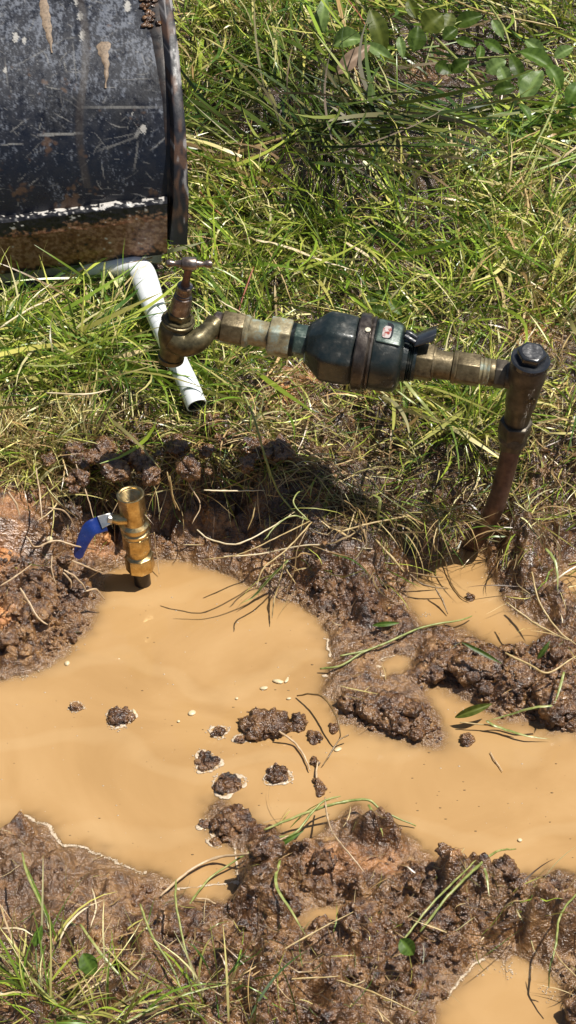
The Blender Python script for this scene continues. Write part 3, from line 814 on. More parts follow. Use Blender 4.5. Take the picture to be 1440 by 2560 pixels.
# dead grass and fibre hanging over the cut bank
hx = np.concatenate([rng.uniform(110, 700, 420), rng.uniform(640, 1150, 380), rng.uniform(0, 130, 60)])
hy = np.interp(hx, [0, 110, 300, 500, 640, 760, 900, 1150], [1170, 1118, 1112, 1100, 1095, 1135, 1190, 1200]) + rng.normal(0, 20, len(hx))
hp_ = P(hx, hy, 0.11); hp_[:, 2] = np.maximum(zlook(hp_[:, 0], hp_[:, 1]), 0.06) + 0.004
n = len(hx)
v, q, cc = blades('hang', hp_, -math.pi / 2 + rng.normal(0, 0.9, n), rng.uniform(0.5, 1.5, n), rng.uniform(0.03, 0.085, n), rng.uniform(0.0007, 0.0020, n), rng.uniform(0.5, 1.5, n), pick(n, {'straw': 1, 'yellow': .8, 'brown': .8, 'green': .35}, 0, 0), 6, kink=0.3)
obj('hanging_dead_grass', mesh_np('hanging_dead_grass', v, q, mat=GRASS, colors={'col': cc}), kind='stuff')
# broken straw and fibre trodden into the mud
x = rng.uniform(-0.46, 0.46, 9000); y = rng.uniform(-0.76, 0.05, 9000)
h, d, h0 = lay(x, y, False)
px, py = proj(xyz(x, y, h))
p = 0.12 + 0.5 * sstep(2250, 2350, py) + 0.7 * sstep(1420, 1380, py) * (px > 640) + 0.5 * (px > 1250) * (py < 1600)
ok = (d > 0.006) & (rng.random(len(x)) < p); x, y, h = x[ok], y[ok], h[ok]; n = len(x)
v, q, cc = blades('litter', xyz(x, y, h + 0.003), rng.uniform(0, 6.28, n), rng.uniform(1.2, 1.6, n), rng.uniform(0.008, 0.045, n), rng.uniform(0.0006, 0.0015, n), rng.normal(0, 0.4, n), pick(n, {'straw': .7, 'brown': 1, 'yellow': .3, 'green': .15}, 0, 0), 4, kink=0.4, zmin=zlook)
obj('straw_litter', mesh_np('straw_litter', v, q, mat=GRASS, colors={'col': cc}), kind='stuff')

# ------------------------------------------------------------ excavator bucket
DB = depth_of(P(230, 660, 0.165))
def edge_line(v):   # right rim of the back plate at row v
    return np.interp(v, [-600, -200, 0, 100, 250, 400, 500], [150, 290, 352, 380, 406, 416, 420])
def outer_line(v):
    return np.interp(v, [-600, -200, 0, 130, 330, 500, 615], [240, 370, 430, 447, 465, 472, 468])
def bdepth(v):      # how far the plate leans away, row by row
    vv = np.linspace(-600, 700, 651)
    s = np.interp(vv, [-600, -200, 0, 250, 500, 700], [1.1, 0.9, 0.65, 0.12, -0.5, -0.8])
    m = DB / F
    dd = np.cumsum(s[::-1])[::-1] * 2 * m
    return DB + np.interp(v, vv, dd) - np.interp(650, vv, dd)
bar_top = lambda u: 540 - 0.12 * u
bar_bot = lambda u: 686 - 0.122 * u
bk = thing('excavator_bucket', P(200, 660, 0.165), 'scratched black steel digger bucket with rusty bottom bar at the upper left', 'excavator bucket')
# wear picture: scratches drawn into a raster of the plate
RW, RH, S = 1100, 1200, 1.0
ras = np.zeros((RH, RW)); tanr = np.zeros((RH, RW)); darkr = np.zeros((RH, RW))
OX, OY = 650, 640
def stroke(A, x0, y0, ang, L, w, val, curve=0.0):
    n = int(L * 1.5) + 2
    t = np.linspace(0, 1, n)
    a = ang + curve * t
    xs = x0 + np.cumsum(np.cos(a)) * L / n; ys = y0 + np.cumsum(np.sin(a)) * L / n
    fade = np.sin(np.pi * t) ** 0.5 * (0.6 + 0.4 * np.random.default_rng(int(abs(x0 * 7 + y0))).random(n))
    for ox in np.arange(-w, w + 0.1, 1.0):
        xi = (xs + ox * -np.sin(ang) + OX).astype(int); yi = (ys + ox * np.cos(ang) + OY).astype(int)
        m = (xi >= 0) & (xi < RW) & (yi >= 0) & (yi < RH)
        np.maximum.at(A, (yi[m], xi[m]), (val * fade)[m])
for k in range(1100):
    x0, y0 = random.uniform(-600, 420), random.uniform(-600, 520)
    base = random.choice([0.0, 0.15, 1.45, 1.6, -0.6, 0.6, 2.5])
    stroke(ras, x0, y0, base + random.gauss(0, 0.25), random.uniform(6, 45) * random.choice([1, 1, 2]), random.choice([0, 0, 0, 1]), random.uniform(0.12, 0.5), random.gauss(0, 0.7))
for (x0, y0, a, L, w, val) in [(90, 338, -0.04, 120, 4, 1.0), (205, 268, 0.0, 200, 4, .55), (0, 362, -0.02, 60, 2, .9), (240, 380, -0.35, 110, 3, .5), (345, 350, 1.7, 80, 3, .55), (30, 170, -.5, 160, 1, .7), (235, 330, .9, 60, 1, .6),
                               (260, 350, -.2, 90, 1, .6), (180, 100, 1.45, 110, 1.5, .6), (300, 200, -.05, 80, 1.5, .6), (130, 280, .5, 60, 1, .6), (60, 400, -.8, 70, 1, .5), (350, 320, 2.0, 30, 5, .9)]:
    stroke(ras, x0, y0, a, L, w * 0.8, val * 0.62)
for (x0, y0, r) in [(200, 40, 8), (205, 88, 9), (38, 93, 9), (318, 15, 10), (190, 5, 6), (12, 175, 5), (358, 322, 9), (330, 284, 3), (60, 100, 6)]:
    yy, xx = np.ogrid[:RH, :RW]
    ras = np.maximum(ras, 1.0 * (np.hypot((xx - x0 - OX), (yy - y0 - OY) * 0.6) < r * (0.8 + 0.3 * np.sin(xx * 0.9) * np.cos(yy * 0.7))))
# rows of the plate
us = np.linspace(0, 1, 260); vs = np.concatenate([np.linspace(-600, -20, 80), np.linspace(-15, 545, 260)])
U, Vv = np.meshgrid(us, vs)
UX = -620 + (edge_line(Vv) + 620) * U ** 0.62
dep = bdepth(Vv) + 0.0015 * sstep(18, 0, np.abs(UX - 202 - 0.02 * (Vv - 200))) * -0.25
gv = PD(UX, Vv, dep).reshape(-1, 3)
m1, m2 = len(us), len(vs)
i = np.arange(m2 - 1)[:, None] * m1 + np.arange(m1 - 1)[None]
bq = np.stack([i, i + 1, i + m1 + 1, i + m1], -1).reshape(-1, 4)
flat = xyz(UX / 1000, Vv / 1000)
def samp(A):
    xi = np.clip((UX.ravel() + OX).astype(int), 0, RW - 1); yi = np.clip((Vv.ravel() + OY).astype(int), 0, RH - 1)
    return A[yi, xi]
# dust film: fine mottling, paler upward with sky and sun light painted in
st = flat * np.array([1.0, 0.55, 1])
dust = 0.5 * noise(st, 0.012, 71) + 0.65 * noise(st, 0.0048, 72) + 0.6 * noise(flat, 0.0027, 78) + 0.4 * noise(flat, 0.06, 73)
lvl = np.interp(Vv.ravel(), [-600, 0, 200, 330, 450, 540], [0.42, 0.32, 0.14, -0.10, -0.18, -0.3]) + np.where((UX.ravel() > 205) & (Vv.ravel() > 250), -0.12, 0.0)
dm = sstep(0.05, 0.75, dust + lvl)
big = sstep(0.1, 0.6, noise(flat, 0.12, 74) + 0.3 * noise(flat, 0.03, 75))
colb = np.array([0.008, 0.010, 0.017])[None] + dm[:, None] * np.array([0.135, 0.145, 0.165])[None]
colb = colb * (1 - 0.55 * big)[:, None]
sc = np.clip(samp(ras), 0, 1)[:, None]
colb = colb * (1 - sc) + sc * np.array([0.42, 0.40, 0.36])[None]
rust = sstep(0.55, 0.85, noise(flat, 0.05, 76) + 0.5 * noise(flat, 0.012, 77) + np.interp(Vv.ravel(), [0, 430, 500], [-0.1, 0.0, 0.35]))[:, None]
colb = colb * (1 - rust * 0.8) + rust * 0.8 * np.array([0.10, 0.055, 0.03])[None]
seam = (sstep(14, 5, np.abs(UX.ravel() - 200 - 12 * np.sin(Vv.ravel() / 70) - 0.03 * Vv.ravel())) * (Vv.ravel() < 470))[:, None] * 0.65
colb = colb * (1 - seam) + seam * np.array([0.045, 0.036, 0.03])[None]
obj('back_plate', mesh_np('back_plate', gv, bq, mat=BUCKET, colors={'col': colb}), bk)

def strip(name, left, right, v0, v1, dfun, nu, nv, colfun, parent, back=0.25, mat=None, bow=0.0):
    """a plate following two border lines, with depth behind it"""
    vs = np.linspace(v0, v1, nv); us = np.linspace(0, 1, nu)
    U, V_ = np.meshgrid(us, vs)
    X_ = left(V_) + (right(V_) - left(V_)) * U
    d = dfun(V_, U)
    f = PD(X_, V_, d - bow * np.sin(np.pi * U) ** 0.5).reshape(-1, 3)
    i = np.arange(nv - 1)[:, None] * nu + np.arange(nu - 1)[None]
    q = [np.stack([i, i + 1, i + nu + 1, i + nu], -1).reshape(-1, 4)]
    # side walls going back
    ring = np.concatenate([np.arange(nu), np.arange(1, nv) * nu + nu - 1, (nv - 1) * nu + np.arange(nu - 2, -1, -1), np.arange(nv - 2, 0, -1) * nu])
    bv = f[ring] + np.array([-back * 0.32, back, 0])
    n0 = len(f); rn = len(ring); k = np.arange(rn)
    q.append(np.stack([ring[k], n0 + k, n0 + (k + 1) % rn, ring[(k + 1) % rn]], -1))
    v = np.vstack([f, bv])
    fl = np.vstack([xyz(X_ / 1000, V_ / 1000), xyz(X_ / 1000, V_ / 1000)[ring] + np.array([0, 0, 0.05])])
    uu = np.concatenate([U.ravel(), U.ravel()[ring]])
    c = colfun(fl, uu)
    o = obj(name, mesh_np(name, v, np.vstack(q), mat=mat or BUCKET, colors={'col': c}), parent)
    o.data.set_sharp_from_angle(angle=R(40))
    return o
def c_side(fl, uu):
    a = sstep(-0.1, 0.5, noise(fl * np.array([1, 0.4, 1]), 0.012, 81) + 0.5 * noise(fl, 0.05, 82))[:, None]
    b_ = sstep(0.15, 0.45, noise(fl * np.array([1, .35, 1]), 0.015, 83) + 0.5 * noise(fl * np.array([1, .3, 1]), 0.006, 84) - sstep(0.12, 0.3, fl[:, 1]) * 0.25 + 0.35 * (uu > 0.75))[:, None]
    c = np.array([0.018, 0.018, 0.022]) * (1 - a) + a * np.array([0.11, 0.06, 0.037])
    return c * (1 - b_ * 0.8) + b_ * 0.8 * np.array([0.36, 0.34, 0.33])
strip('side_plate', lambda v: outer_line(v) - np.interp(v, [-600, 0, 300, 610], [24, 22, 28, 44]), outer_line, -600, 612, lambda v, u: bdepth(v) - 0.014 + 0.003 * u, 14, 260, c_side, bk, 0.30, bow=0.0015)
def c_gusset(fl, uu):
    a = sstep(-0.2, 0.5, noise(fl, 0.02, 85))[:, None]
    return np.array([0.012, 0.010, 0.010]) * (1 - a) + a * np.array([0.055, 0.033, 0.022])
strip('side_weld', lambda v: edge_line(v) - 8, lambda v: outer_line(v) - np.interp(v, [-600, 0, 300, 610], [20, 18, 24, 40]), -600, 600, lambda v, u: bdepth(v) + 0.0015 - 0.002 * np.sin(np.pi * u), 8, 160, c_gusset, bk, 0.02)
# bottom bar: rolled profile along the lower edge
def bar(name, t_rows, dfun, colfun, u0=-640, u1=418, nu=330, thick=0.02):
    us = np.linspace(u0, u1, nu); ts = np.array(t_rows)
    U, T = np.meshgrid(us, ts)
    Y_ = bar_top(U) + (bar_bot(U) - bar_top(U)) * T
    fl = xyz(U / 1000, Y_ / 1000)
    wob = (1.6 * noise(fl, 0.05, 86) + 1.2 * noise(fl, 0.015, 87)).reshape(U.shape)
    Y_ = Y_ + wob * (T < 0.12) * 2.2
    d = dfun(U, Y_, T) + 0.0006 * noise(fl, 0.01, 88).reshape(U.shape)
    v = PD(U, Y_, d).reshape(-1, 3)
    m1, m2 = len(us), len(ts)
    i = np.arange(m2 - 1)[:, None] * m1 + np.arange(m1 - 1)[None]
    q = np.stack([i, i + 1, i + m1 + 1, i + m1], -1).reshape(-1, 4)
    return obj(name, mesh_np(name, v, q, mat=BUCKET, colors={'col': colfun(fl, T.ravel())}), bk)
rows = np.concatenate([[-0.03, -0.02], np.linspace(0, 0.16, 14), np.linspace(0.18, 1, 70)])
def bar_d(U, Yp, T):
    base = bdepth(560 + 0 * U) - 0.0
    out = np.interp(T, [-0.03, 0.0, 0.05, 0.12, 0.4, 0.8, 1.0], [-0.022, -0.002, 0.010, 0.015, 0.017, 0.014, 0.006])
    m = DB / F
    lean = np.interp(Yp, [480, 560, 700], [60, 0, -100]) * m * 0.55
    return base - out + lean * 0 - (560 - Yp) * m * 0.75
def bar_c(fl, T):
    n1_ = noise(fl * np.array([1, 1.6, 1]), 0.012, 91) + 0.6 * noise(fl, 0.005, 92)
    n2_ = noise(fl, 0.05, 93)
    black = np.array([0.012, 0.012, 0.015]); white = np.array([0.72, 0.68, 0.62]); tan = np.array([0.50, 0.29, 0.17]); brn = np.array([0.20, 0.08, 0.035])
    c = np.broadcast_to(black, (len(T), 3)).copy()
    chip = sstep(0.15, 0.28, n1_ + 0.5 * n2_ + np.interp(T, [0, .04, .10, .16, .45], [-.3, -.15, -.35, -.45, -.7]) + 0.35 * noise(fl, 0.09, 97) + 0.8 * (0.35 + noise(fl * np.array([.22, 1, 1]), 0.012, 98)) * (T < 0.09) * ((fl[:, 0] > 0.07) & (fl[:, 0] < 0.41)))[:, None]  # chipped white paint, with the sun catching the ledge painted in
    mudm = sstep(0.0, 0.25, n1_ * 0.35 + n2_ * 0.3 + np.interp(T, [0, .2, .4, .9, 1], [-.8, -.2, .45, .4, -.1]))[:, None]
    tn = sstep(-0.2, 0.4, n1_ + 0.3 * n2_)[:, None]
    c = c * (1 - mudm) + mudm * (brn * (1 - tn * .6) + tan * tn * .6)
    return c * (1 - chip) + chip * white
bar('bottom_bar', rows, bar_d, bar_c)
def lip_c(fl, T):
    a = sstep(-0.3, 0.5, noise(fl, 0.03, 95))[:, None]
    return np.array([0.34, 0.34, 0.27]) * (1 - a) + a * np.array([0.52, 0.52, 0.42])
def lip_d(U, Yp, T):
    return bar_d(U, Yp, 1.0) + 0.004 + (T - 1) * 0.0
bar('cutting_lip', np.linspace(0.95, 1.13, 8), lip_d, lip_c, u1=404)
for (pts, w, nm) in [([(108, -10), (112, 30), (120, 75), (130, 132)], 11, 'a'), ([(262, 104), (258, 130), (266, 165), (264, 220)], 14, 'b')]:
    pp = np.array(pts, float); cv = catmull([np.array([a, b_, 0]) for a, b_ in pp], 8)
    n = len(cv); ws = w * np.interp(np.linspace(0, 1, n), [0, .1, .3, .6, 1], [.6, 1.35 if nm == 'b' else .9, 1.0 if nm == 'b' else 1.1, .55 if nm == 'b' else 1.0, .12])
    side = np.linspace(-1, 1, 7)
    vv = []
    for k in range(n):
        for s_ in side:
            jx = cv[k, 0] + s_ * ws[k] + 1.5 * math.sin(k * 1.3 + s_)
            vv.append(PD(jx, cv[k, 1], float(bdepth(cv[k, 1])) - 0.0004 - 0.0012 * (1 - s_ * s_)))
    i = np.arange(n - 1)[:, None] * 7 + np.arange(6)[None]
    obj('mud_drip', mesh_np('mud_drip', np.array(vv), np.stack([i, i + 1, i + 8, i + 7], -1).reshape(-1, 4), mat=simple('dried_mud_' + nm, [(0.35, (0.12, 0.085, 0.055)), (0.55, (0.27, 0.195, 0.13))], 260, (0.5, 0.8))), bk)
# mud caked in the upper corner
n = 60
cx_, cy_ = np.array([random.gauss(368, 9) for _ in range(n)]), np.array([random.uniform(-60, 75) for _ in range(n)])
cc_ = PD(cx_ + 0.1 * cy_, cy_, bdepth(cy_) - 0.002)
v, t = lumps(cc_[:, 0], cc_[:, 1], cc_[:, 2], np.array([random.uniform(0.002, 0.005) for _ in range(n)]), 2)
o = obj('caked_mud', mesh_np('caked_mud', v, tris=t, mat=MUD), bk); o['kind'] = 'stuff'

# ------------------------------------------------------------ white plastic pipe, kinked flat
pv = thing('plastic_pipe', P(490, 1010, 0.13), 'bent white plastic pipe running from under the bucket, behind the tap, to a cut end', 'pipe')
path = [(150, 682, .140), (230, 672, .152), (300, 666, .160), (338, 664, .164), (352, 672, .168), (368, 716, .172), (394, 790, .165), (432, 880, .155), (470, 960, .14), (492, 1014, .128)]
pts = catmull([P(*p_) for p_ in path], 8)
k = len(pts)
tt = np.linspace(0, 1, k)
r0 = 25 * pxs(pts[k // 2])
kt = 4 / 9.0
sq = 1 - 0.62 * np.exp(-((tt - kt) / 0.055) ** 2); wd_ = 1 + 0.30 * np.exp(-((tt - kt - .08) / 0.12) ** 2)
v, q, t = sweep(pts, r0, 28, up=(0, 0, 1), sx=sq, sy=wd_, cap=False)
vi, qi, ti = sweep(pts[-14:], r0 * 0.88, 28, up=(0, 0, 1), cap=False)
m = MB(); m.add(v, q)
obj('pipe_wall', m.mesh('pipe_wall', PVC), pv)
m = MB(); m.add(vi, qi[:, ::-1])
_, N1, B1 = frames(pts, (0, 0, 1))
a = np.arange(28) / 28 * 2 * math.pi
e = pts[-1]
ro = e + r0 * (np.cos(a)[:, None] * N1[-1] + np.sin(a)[:, None] * B1[-1]); ri = e + r0 * 0.88 * (np.cos(a)[:, None] * N1[-1] + np.sin(a)[:, None] * B1[-1])
obj('pipe_bore', m.mesh('pipe_bore', PVC_IN), pv)
m = MB(); kk = np.arange(28)
m.add(np.vstack([ro, ri]), np.stack([kk, (kk + 1) % 28, 28 + (kk + 1) % 28, 28 + kk], -1))
obj('cut_rim', m.mesh('cut_rim', PVC), pv)
# ------------------------------------------------------------ water meter with tap and riser: one rigid assembly
wm = thing('water_meter', P(1180, 1372, 0.0), 'dark water meter on a brass pipe run held above the grass between tap and riser', 'water meter')
ZT, ZE = 0.285, 0.250                    # height of the run at the tap and at the tee
def ax(x):
    """axis of the run at photo column x"""
    y = np.interp(x, [430, 530, 885, 1165, 1320], [795, 812, 877, 922, 945])
    z = ZT + (ZE - ZT) * (x - 430) / (1320 - 430)
    return P(x, y, z)
PXM = pxs(ax(885))
def hexn(name, x0, x1, r, mat, parent=wm, rot=0.0, off=0.0011):
    return obj(name, prism_mesh(name, ax(x0), ax(x1), r * PXM * 1.1, mat, 6, rot, off, up=(0, -0.6, 0.8)), parent)
def cyl(name, prof, mat, parent=wm, n=40, sharp=30, **kw):
    pts = [ax(x) for x, r in prof]
    return obj(name, tube_mesh(name, pts, [r * PXM for x, r in prof], mat, n, sharp, **kw), parent)
cyl('flange', [(533, 20), (534, 33), (537, 36), (551, 36), (554, 33), (555, 20)], TAPSTEEL)
hexn('union_nut', 556, 612, 40, OLDBRASS, rot=0.2)
cyl('nut_collar', [(610, 30), (611, 41), (618, 42), (624, 38), (626, 30)], OLDBRASS_W)
cyl('tail_piece', [(622, 30), (625, 33), (640, 34), (664, 32), (672, 34), (676, 25)], OLDBRASS_W)
hexn('meter_nut', 674, 728, 48, OLDBRASS_W, rot=0.15, off=0.0016)
cyl('thread', sum([[(728 + 2.4 * k, 41), (729 + 2.4 * k, 44), (730 + 2.4 * k, 44), (730.4 + 2.4 * k, 41)] for k in range(4)], []), METER)
hexn('inlet_neck', 737, 772, 40, METER_G, rot=0.1)
o = cyl('meter_body', [(766, 40), (768, 52), (776, 60), (806, 88), (812, 93), (818, 95.5), (850, 96), (878, 94), (884, 92), (890, 88), (892, 60)], METER, n=72, sharp=45)
# eight soft facets on the front housing
me = o.data
co_ = np.empty(len(me.vertices) * 3, np.float32); me.vertices.foreach_get('co', co_); co_ = co_.reshape(-1, 3)
A0, A1 = ax(766), ax(1003); dd = (A1 - A0) / np.linalg.norm(A1 - A0)
rel = co_ - A0; tq = rel @ dd; rad = rel - tq[:, None] * dd
e1 = np.array([0, -0.6, 0.8]); e1 = e1 - dd * (e1 @ dd); e1 /= np.linalg.norm(e1); e2 = np.cross(dd, e1)
ang = np.arctan2(rad @ e2, rad @ e1)
fac = np.cos(math.pi / 8) / np.cos((ang % (math.pi / 4)) - math.pi / 8)
fac = 1 + (fac - 1) * 0.0 + (np.minimum(fac, 1.055) - 1.02) * 0.8
co_ = A0 + tq[:, None] * dd + rad * fac[:, None]
me.vertices.foreach_set('co', co_.astype(np.float32).ravel()); me.update()
cyl('clamp_ring', [(888, 80), (889, 96), (892, 99), (916, 99), (919, 96), (920, 92), (923, 93), (925, 95), (930, 95), (932, 80)], RING, n=72)
cyl('register_body', [(928, 80), (930, 88), (934, 90), (985, 89), (995, 86), (1003, 77), (1006, 66), (1008, 50)], METER, n=72, sharp=60)
# raised register box on top of the rear housing, with its window
def local(x, up_, out_):
    """point at column x, up_ px along the run's upward normal, out_ px towards the viewer"""
    n = UP - dd * (UP @ dd); n /= np.linalg.norm(n)
    b_ = np.cross(dd, n); b_ = b_ if b_ @ FWD < 0 else -b_
    return ax(x) + n * up_ * PXM + b_ * out_ * PXM
def box8(name, c8, mat, parent, off=0.0012, seg=3):
    bm = bmesh.new(); bv = [bm.verts.new(c) for c in c8]
    for f in [(0, 1, 2, 3), (7, 6, 5, 4), (0, 4, 5, 1), (1, 5, 6, 2), (2, 6, 7, 3), (3, 7, 4, 0)]: bm.faces.new([bv[i] for i in f])
    me = bpy.data.meshes.new(name); bm.to_mesh(me); bm.free(); me.materials.append(mat)
    bevel_mesh(me, off, seg)
    return obj(name, me, parent)
rb = box8('register_box', [local(935, 24, 60), local(996, 20, 60), local(998, 22, 92), local(936, 26, 92), local(935, 88, 20), local(995, 80, 20), local(998, 78, 52), local(936, 86, 56)], METER_G, wm, 0.002, 3)
rbo = rb
# window on the slanted face between (22..26, 92) and (78..86, 54)
def face_pt(x, t, lift=0.0):
    a = local(x, 24, 92); b_ = local(x, 82, 54)
    nrm = np.cross(b_ - a, dd); nrm /= np.linalg.norm(nrm)
    if nrm @ FWD > 0: nrm = -nrm
    return a + (b_ - a) * t + nrm * lift * PXM
def oval(name, x0, t0, rx, rt, lift, mat, parent, n=24, e=2.6, dome=0.0):
    vs_ = [face_pt(x0, t0, lift + dome)]
    for k_ in range(n):
        a_ = k_ / n * 2 * math.pi; c_, s_ = math.cos(a_), math.sin(a_)
        f_ = (abs(c_) ** e + abs(s_) ** e) ** (-1 / e)
        vs_.append(face_pt(x0 + rx * c_ * f_, t0 + rt * s_ * f_, lift))
    bot = [face_pt(x0 + rx * math.cos(k_ / n * 6.283) * 1.0, t0 + rt * math.sin(k_ / n * 6.283), lift - 4) for k_ in range(n)]
    m = MB(); tr_ = [(0, 1 + k_, 1 + (k_ + 1) % n) for k_ in range(n)]
    qd = [(1 + k_, 1 + n + k_, 1 + n + (k_ + 1) % n, 1 + (k_ + 1) % n) for k_ in range(n)]
    m.add(np.array(vs_ + bot), qd, tr_)
    return obj(name, m.mesh(name, mat, True, 30), parent)
oval('window_frame', 961, 0.56, 14, 0.36, 1.2, PLASTIC, rbo, 28, 4.0)
oval('dial', 960, 0.50, 10.5, 0.27, 2.0, DIAL, rbo, 28, 4.0, dome=0.3)
oval('paint_fleck', 914, 0.36, 7, 0.10, 12, simple('cream_fleck', [(0.3, (0.5, 0.46, 0.3)), (0.7, (0.75, 0.7, 0.52))], 200), rbo, 7, 2.0)
cyl('outlet_neck', [(1003, 40), (1006, 58), (1018, 58), (1019, 54), (1022, 57), (1024, 53), (1027, 57), (1029, 53), (1032, 56), (1034, 52), (1040, 52), (1041, 30)], METER)
hexn('outlet_nut', 1036, 1082, 45, OLDBRASS, rot=0.15, off=0.0014)
cyl('nut_rim', [(1080, 30), (1081, 45), (1086, 45), (1087, 30)], OLDBRASS)
cyl('outlet_tail', [(1084, 30), (1086, 36), (1128, 36), (1131, 33)], OLDBRASS)
cyl('tail_ring', [(1130, 30), (1131, 41), (1138, 43), (1142, 41), (1143, 30)], OLDBRASS)
hexn('coupling', 1141, 1198, 39, OLDBRASS, rot=0.12)
cyl('thread_tape', [(1196, 30), (1198, 36), (1204, 32), (1208, 36), (1214, 33), (1220, 37), (1224, 32), (1226, 25)], OLDBRASS_W)
cyl('tee_ring', [(1222, 25), (1223, 34), (1230, 35), (1236, 33), (1238, 25)], OLDBRASS)
hexn('tee_inlet_nut', 1236, 1264, 35, TEE, rot=0.1)
cyl('tee_branch', [(1262, 30), (1263, 34), (1290, 38), (1315, 38)], TEE)
# flap lid of the meter, tipped open
fl0 = box8('lid', [local(1030, 26, 70), local(1076, 48, 66), local(1070, 66, 20), local(1022, 50, 22), local(1034, 40, 74), local(1080, 70, 68), local(1076, 96, 20), local(1026, 66, 24)][0:8], PLASTIC, wm, 0.0012, 2)
me = tube_mesh('hinge', [local(1004, 62, 50), local(1012, 60, 50), local(1020, 58, 50), local(1034, 52, 50)], [7 * PXM, 9 * PXM, 8 * PXM, 6 * PXM], PLASTIC, 12)
obj('hinge', me, fl0)
me = tube_mesh('hinge_pin', [local(1004, 52, 62), local(1032, 40, 64)], [6 * PXM, 6 * PXM], PLASTIC, 10)
obj('hinge_pin', me, fl0)

# tee body, cap and riser
TZ = 0.250
base = P(1180, 1372, 0.0)
tb_top = P(1325, 905, 0.278); tb_bot = P(1291, 1052, 0.192)
S2 = pxs(tb_top)
def tee_cyl(name, prof, mat, parent=wm, n=48, sharp=30):
    pts, rr = straight(tb_top, tb_bot, prof)
    return obj(name, tube_mesh(name, pts, [r * S2 for r in rr], mat, n, sharp), parent)
tee = tee_cyl('tee_body', [(-0.01, 30), (0, 45), (0.03, 48), (0.22, 48), (0.30, 46), (0.36, 43), (0.62, 41), (0.70, 40), (0.74, 36), (0.98, 33), (1.02, 28)], TEE, sharp=28)
capp = tee_cyl('cap', [(-0.07, 30), (-0.065, 46), (-0.05, 50), (0.0, 50), (0.02, 47), (0.021, 30)], PLASTIC)
u_ = (tb_top - tb_bot) / np.linalg.norm(tb_top - tb_bot)
hx = prism_mesh('cap_hexagon', tb_top + u_ * 10 * S2, tb_top + u_ * 38 * S2, 38 * S2, PLASTIC, 6, 0.35, 0.0018, up=(0, -1, 0.2))
obj('cap_hexagon', hx, capp)
me = tube_mesh('cap_face', [tb_top + u_ * 37 * S2, tb_top + u_ * 39.5 * S2, tb_top + u_ * 39.5 * S2], [27 * S2, 26 * S2, 20 * S2], PLASTIC_D, 30)
obj('cap_face', me, capp)
tee_nut = prism_mesh('riser_nut', tb_bot + (tb_bot - tb_top) * 0.0, tb_bot + (tb_bot - tb_top) * 0.22, 44 * S2, TEE, 6, 0.5, 0.0014, up=(0, -1, 0.2))
obj('riser_nut', tee_nut, wm)
nb = tb_bot + (tb_bot - tb_top) * 0.22
rp = [nb + u_ * 0.004, P(1282, 1095, .168), P(1277, 1118, .156), P(1276, 1128, .151)]
obj('riser_collar', tube_mesh('riser_collar', [rp[0], nb, P(1284, 1090, .171), P(1281, 1098, .166), P(1279, 1104, .163), P(1277, 1120, .154)], np.array([37, 38, 36, 39, 32, 29]) * S2, TEE, 32), wm)
path = catmull([P(1280, 1098, .167), P(1273, 1140, .145), P(1258, 1200, .112), P(1240, 1260, .08), P(1218, 1305, .048), P(1190, 1345, .016), P(1165, 1385, -.02)], 8)
pn = noise(path, 0.02, 101)
obj('riser_pipe', tube_mesh('riser_pipe', path, (25.5 + 1.6 * pn) * S2, COPPER, 28), wm)
# raised number cast on the tee
fc = bpy.data.curves.new('cast_number', 'FONT'); fc.body = '20'; fc.size = 26 * S2; fc.extrude = 0.0006
fo = bpy.data.objects.new('tmp_text', fc); COL.objects.link(fo)
dg = bpy.context.evaluated_depsgraph_get()
tm = bpy.data.meshes.new_from_object(fo.evaluated_get(dg)); bpy.data.objects.remove(fo)
tm.materials.clear(); tm.materials.append(OLDBRASS)
tn = -FWD * 0.95 + RIGHT * 0.08; tn = tn - u_ * (tn @ u_); tn /= np.linalg.norm(tn); tx_ = np.cross(u_, tn)
to = tb_top + (tb_bot - tb_top) * 0.50 + tn * 41.3 * S2
Mt = Matrix(((tx_[0], u_[0], tn[0], to[0]), (tx_[1], u_[1], tn[1], to[1]), (tx_[2], u_[2], tn[2], to[2]), (0, 0, 0, 1)))
tm.transform(Mt)
tm.name = 'cast_number'
obj('cast_number', tm, wm)

# the tap
tapc = P(437, 832, .282)
ST = pxs(tapc)
def zt(px_, py_):   # the tap stands in one upright plane
    return .282 + (832 - py_) * ST / math.cos(PITCH)
tp = lambda a_, b_: P(a_, b_, zt(a_, b_))
tap = obj('tap_body', tube_mesh('tap_body', [tp(427, 897), tp(428, 893), tp(430, 885), tp(433, 872), tp(436, 855), tp(438, 838), tp(441, 820), tp(444, 808), tp(445, 803)],
          np.array([24, 31, 32, 33, 39, 44, 43, 38, 34]) * ST, TAPBRASS, 40, 60), wm)
arm = catmull([P(430, 842, .282), P(460, 858, .276), P(492, 852, .279), P(518, 831, .282), P(538, 813, .2835)], 8)
obj('tap_arm', tube_mesh('tap_arm', arm, np.interp(np.linspace(0, 1, len(arm)), [0, .3, .6, .85, 1], [36, 34, 28, 24, 30]) * ST, TAPBRASS, 36, 60), tap)
obj('outlet_lip', tube_mesh('outlet_lip', [tp(427, 900), tp(427, 899), tp(428, 890), tp(429, 888)], np.array([20, 33, 34, 28]) * ST, TAPBRASS, 36), tap)
ua = (tp(465, 700) - tp(445, 800)); ua /= np.linalg.norm(ua)
t0 = tp(445, 803)
def bon(name, prof, mat, n=36, sharp=30):
    pts = [t0 + ua * d_ * ST for d_, r in prof]
    return obj(name, tube_mesh(name, pts, [r * ST for d_, r in prof], mat, n, sharp, up=(0, -1, 0.2)), tap)
bon('bonnet_flange', [(-6, 30), (-4, 41), (2, 43), (6, 42), (8, 38), (10, 39), (13, 38), (14, 20)], TAPBRASS)
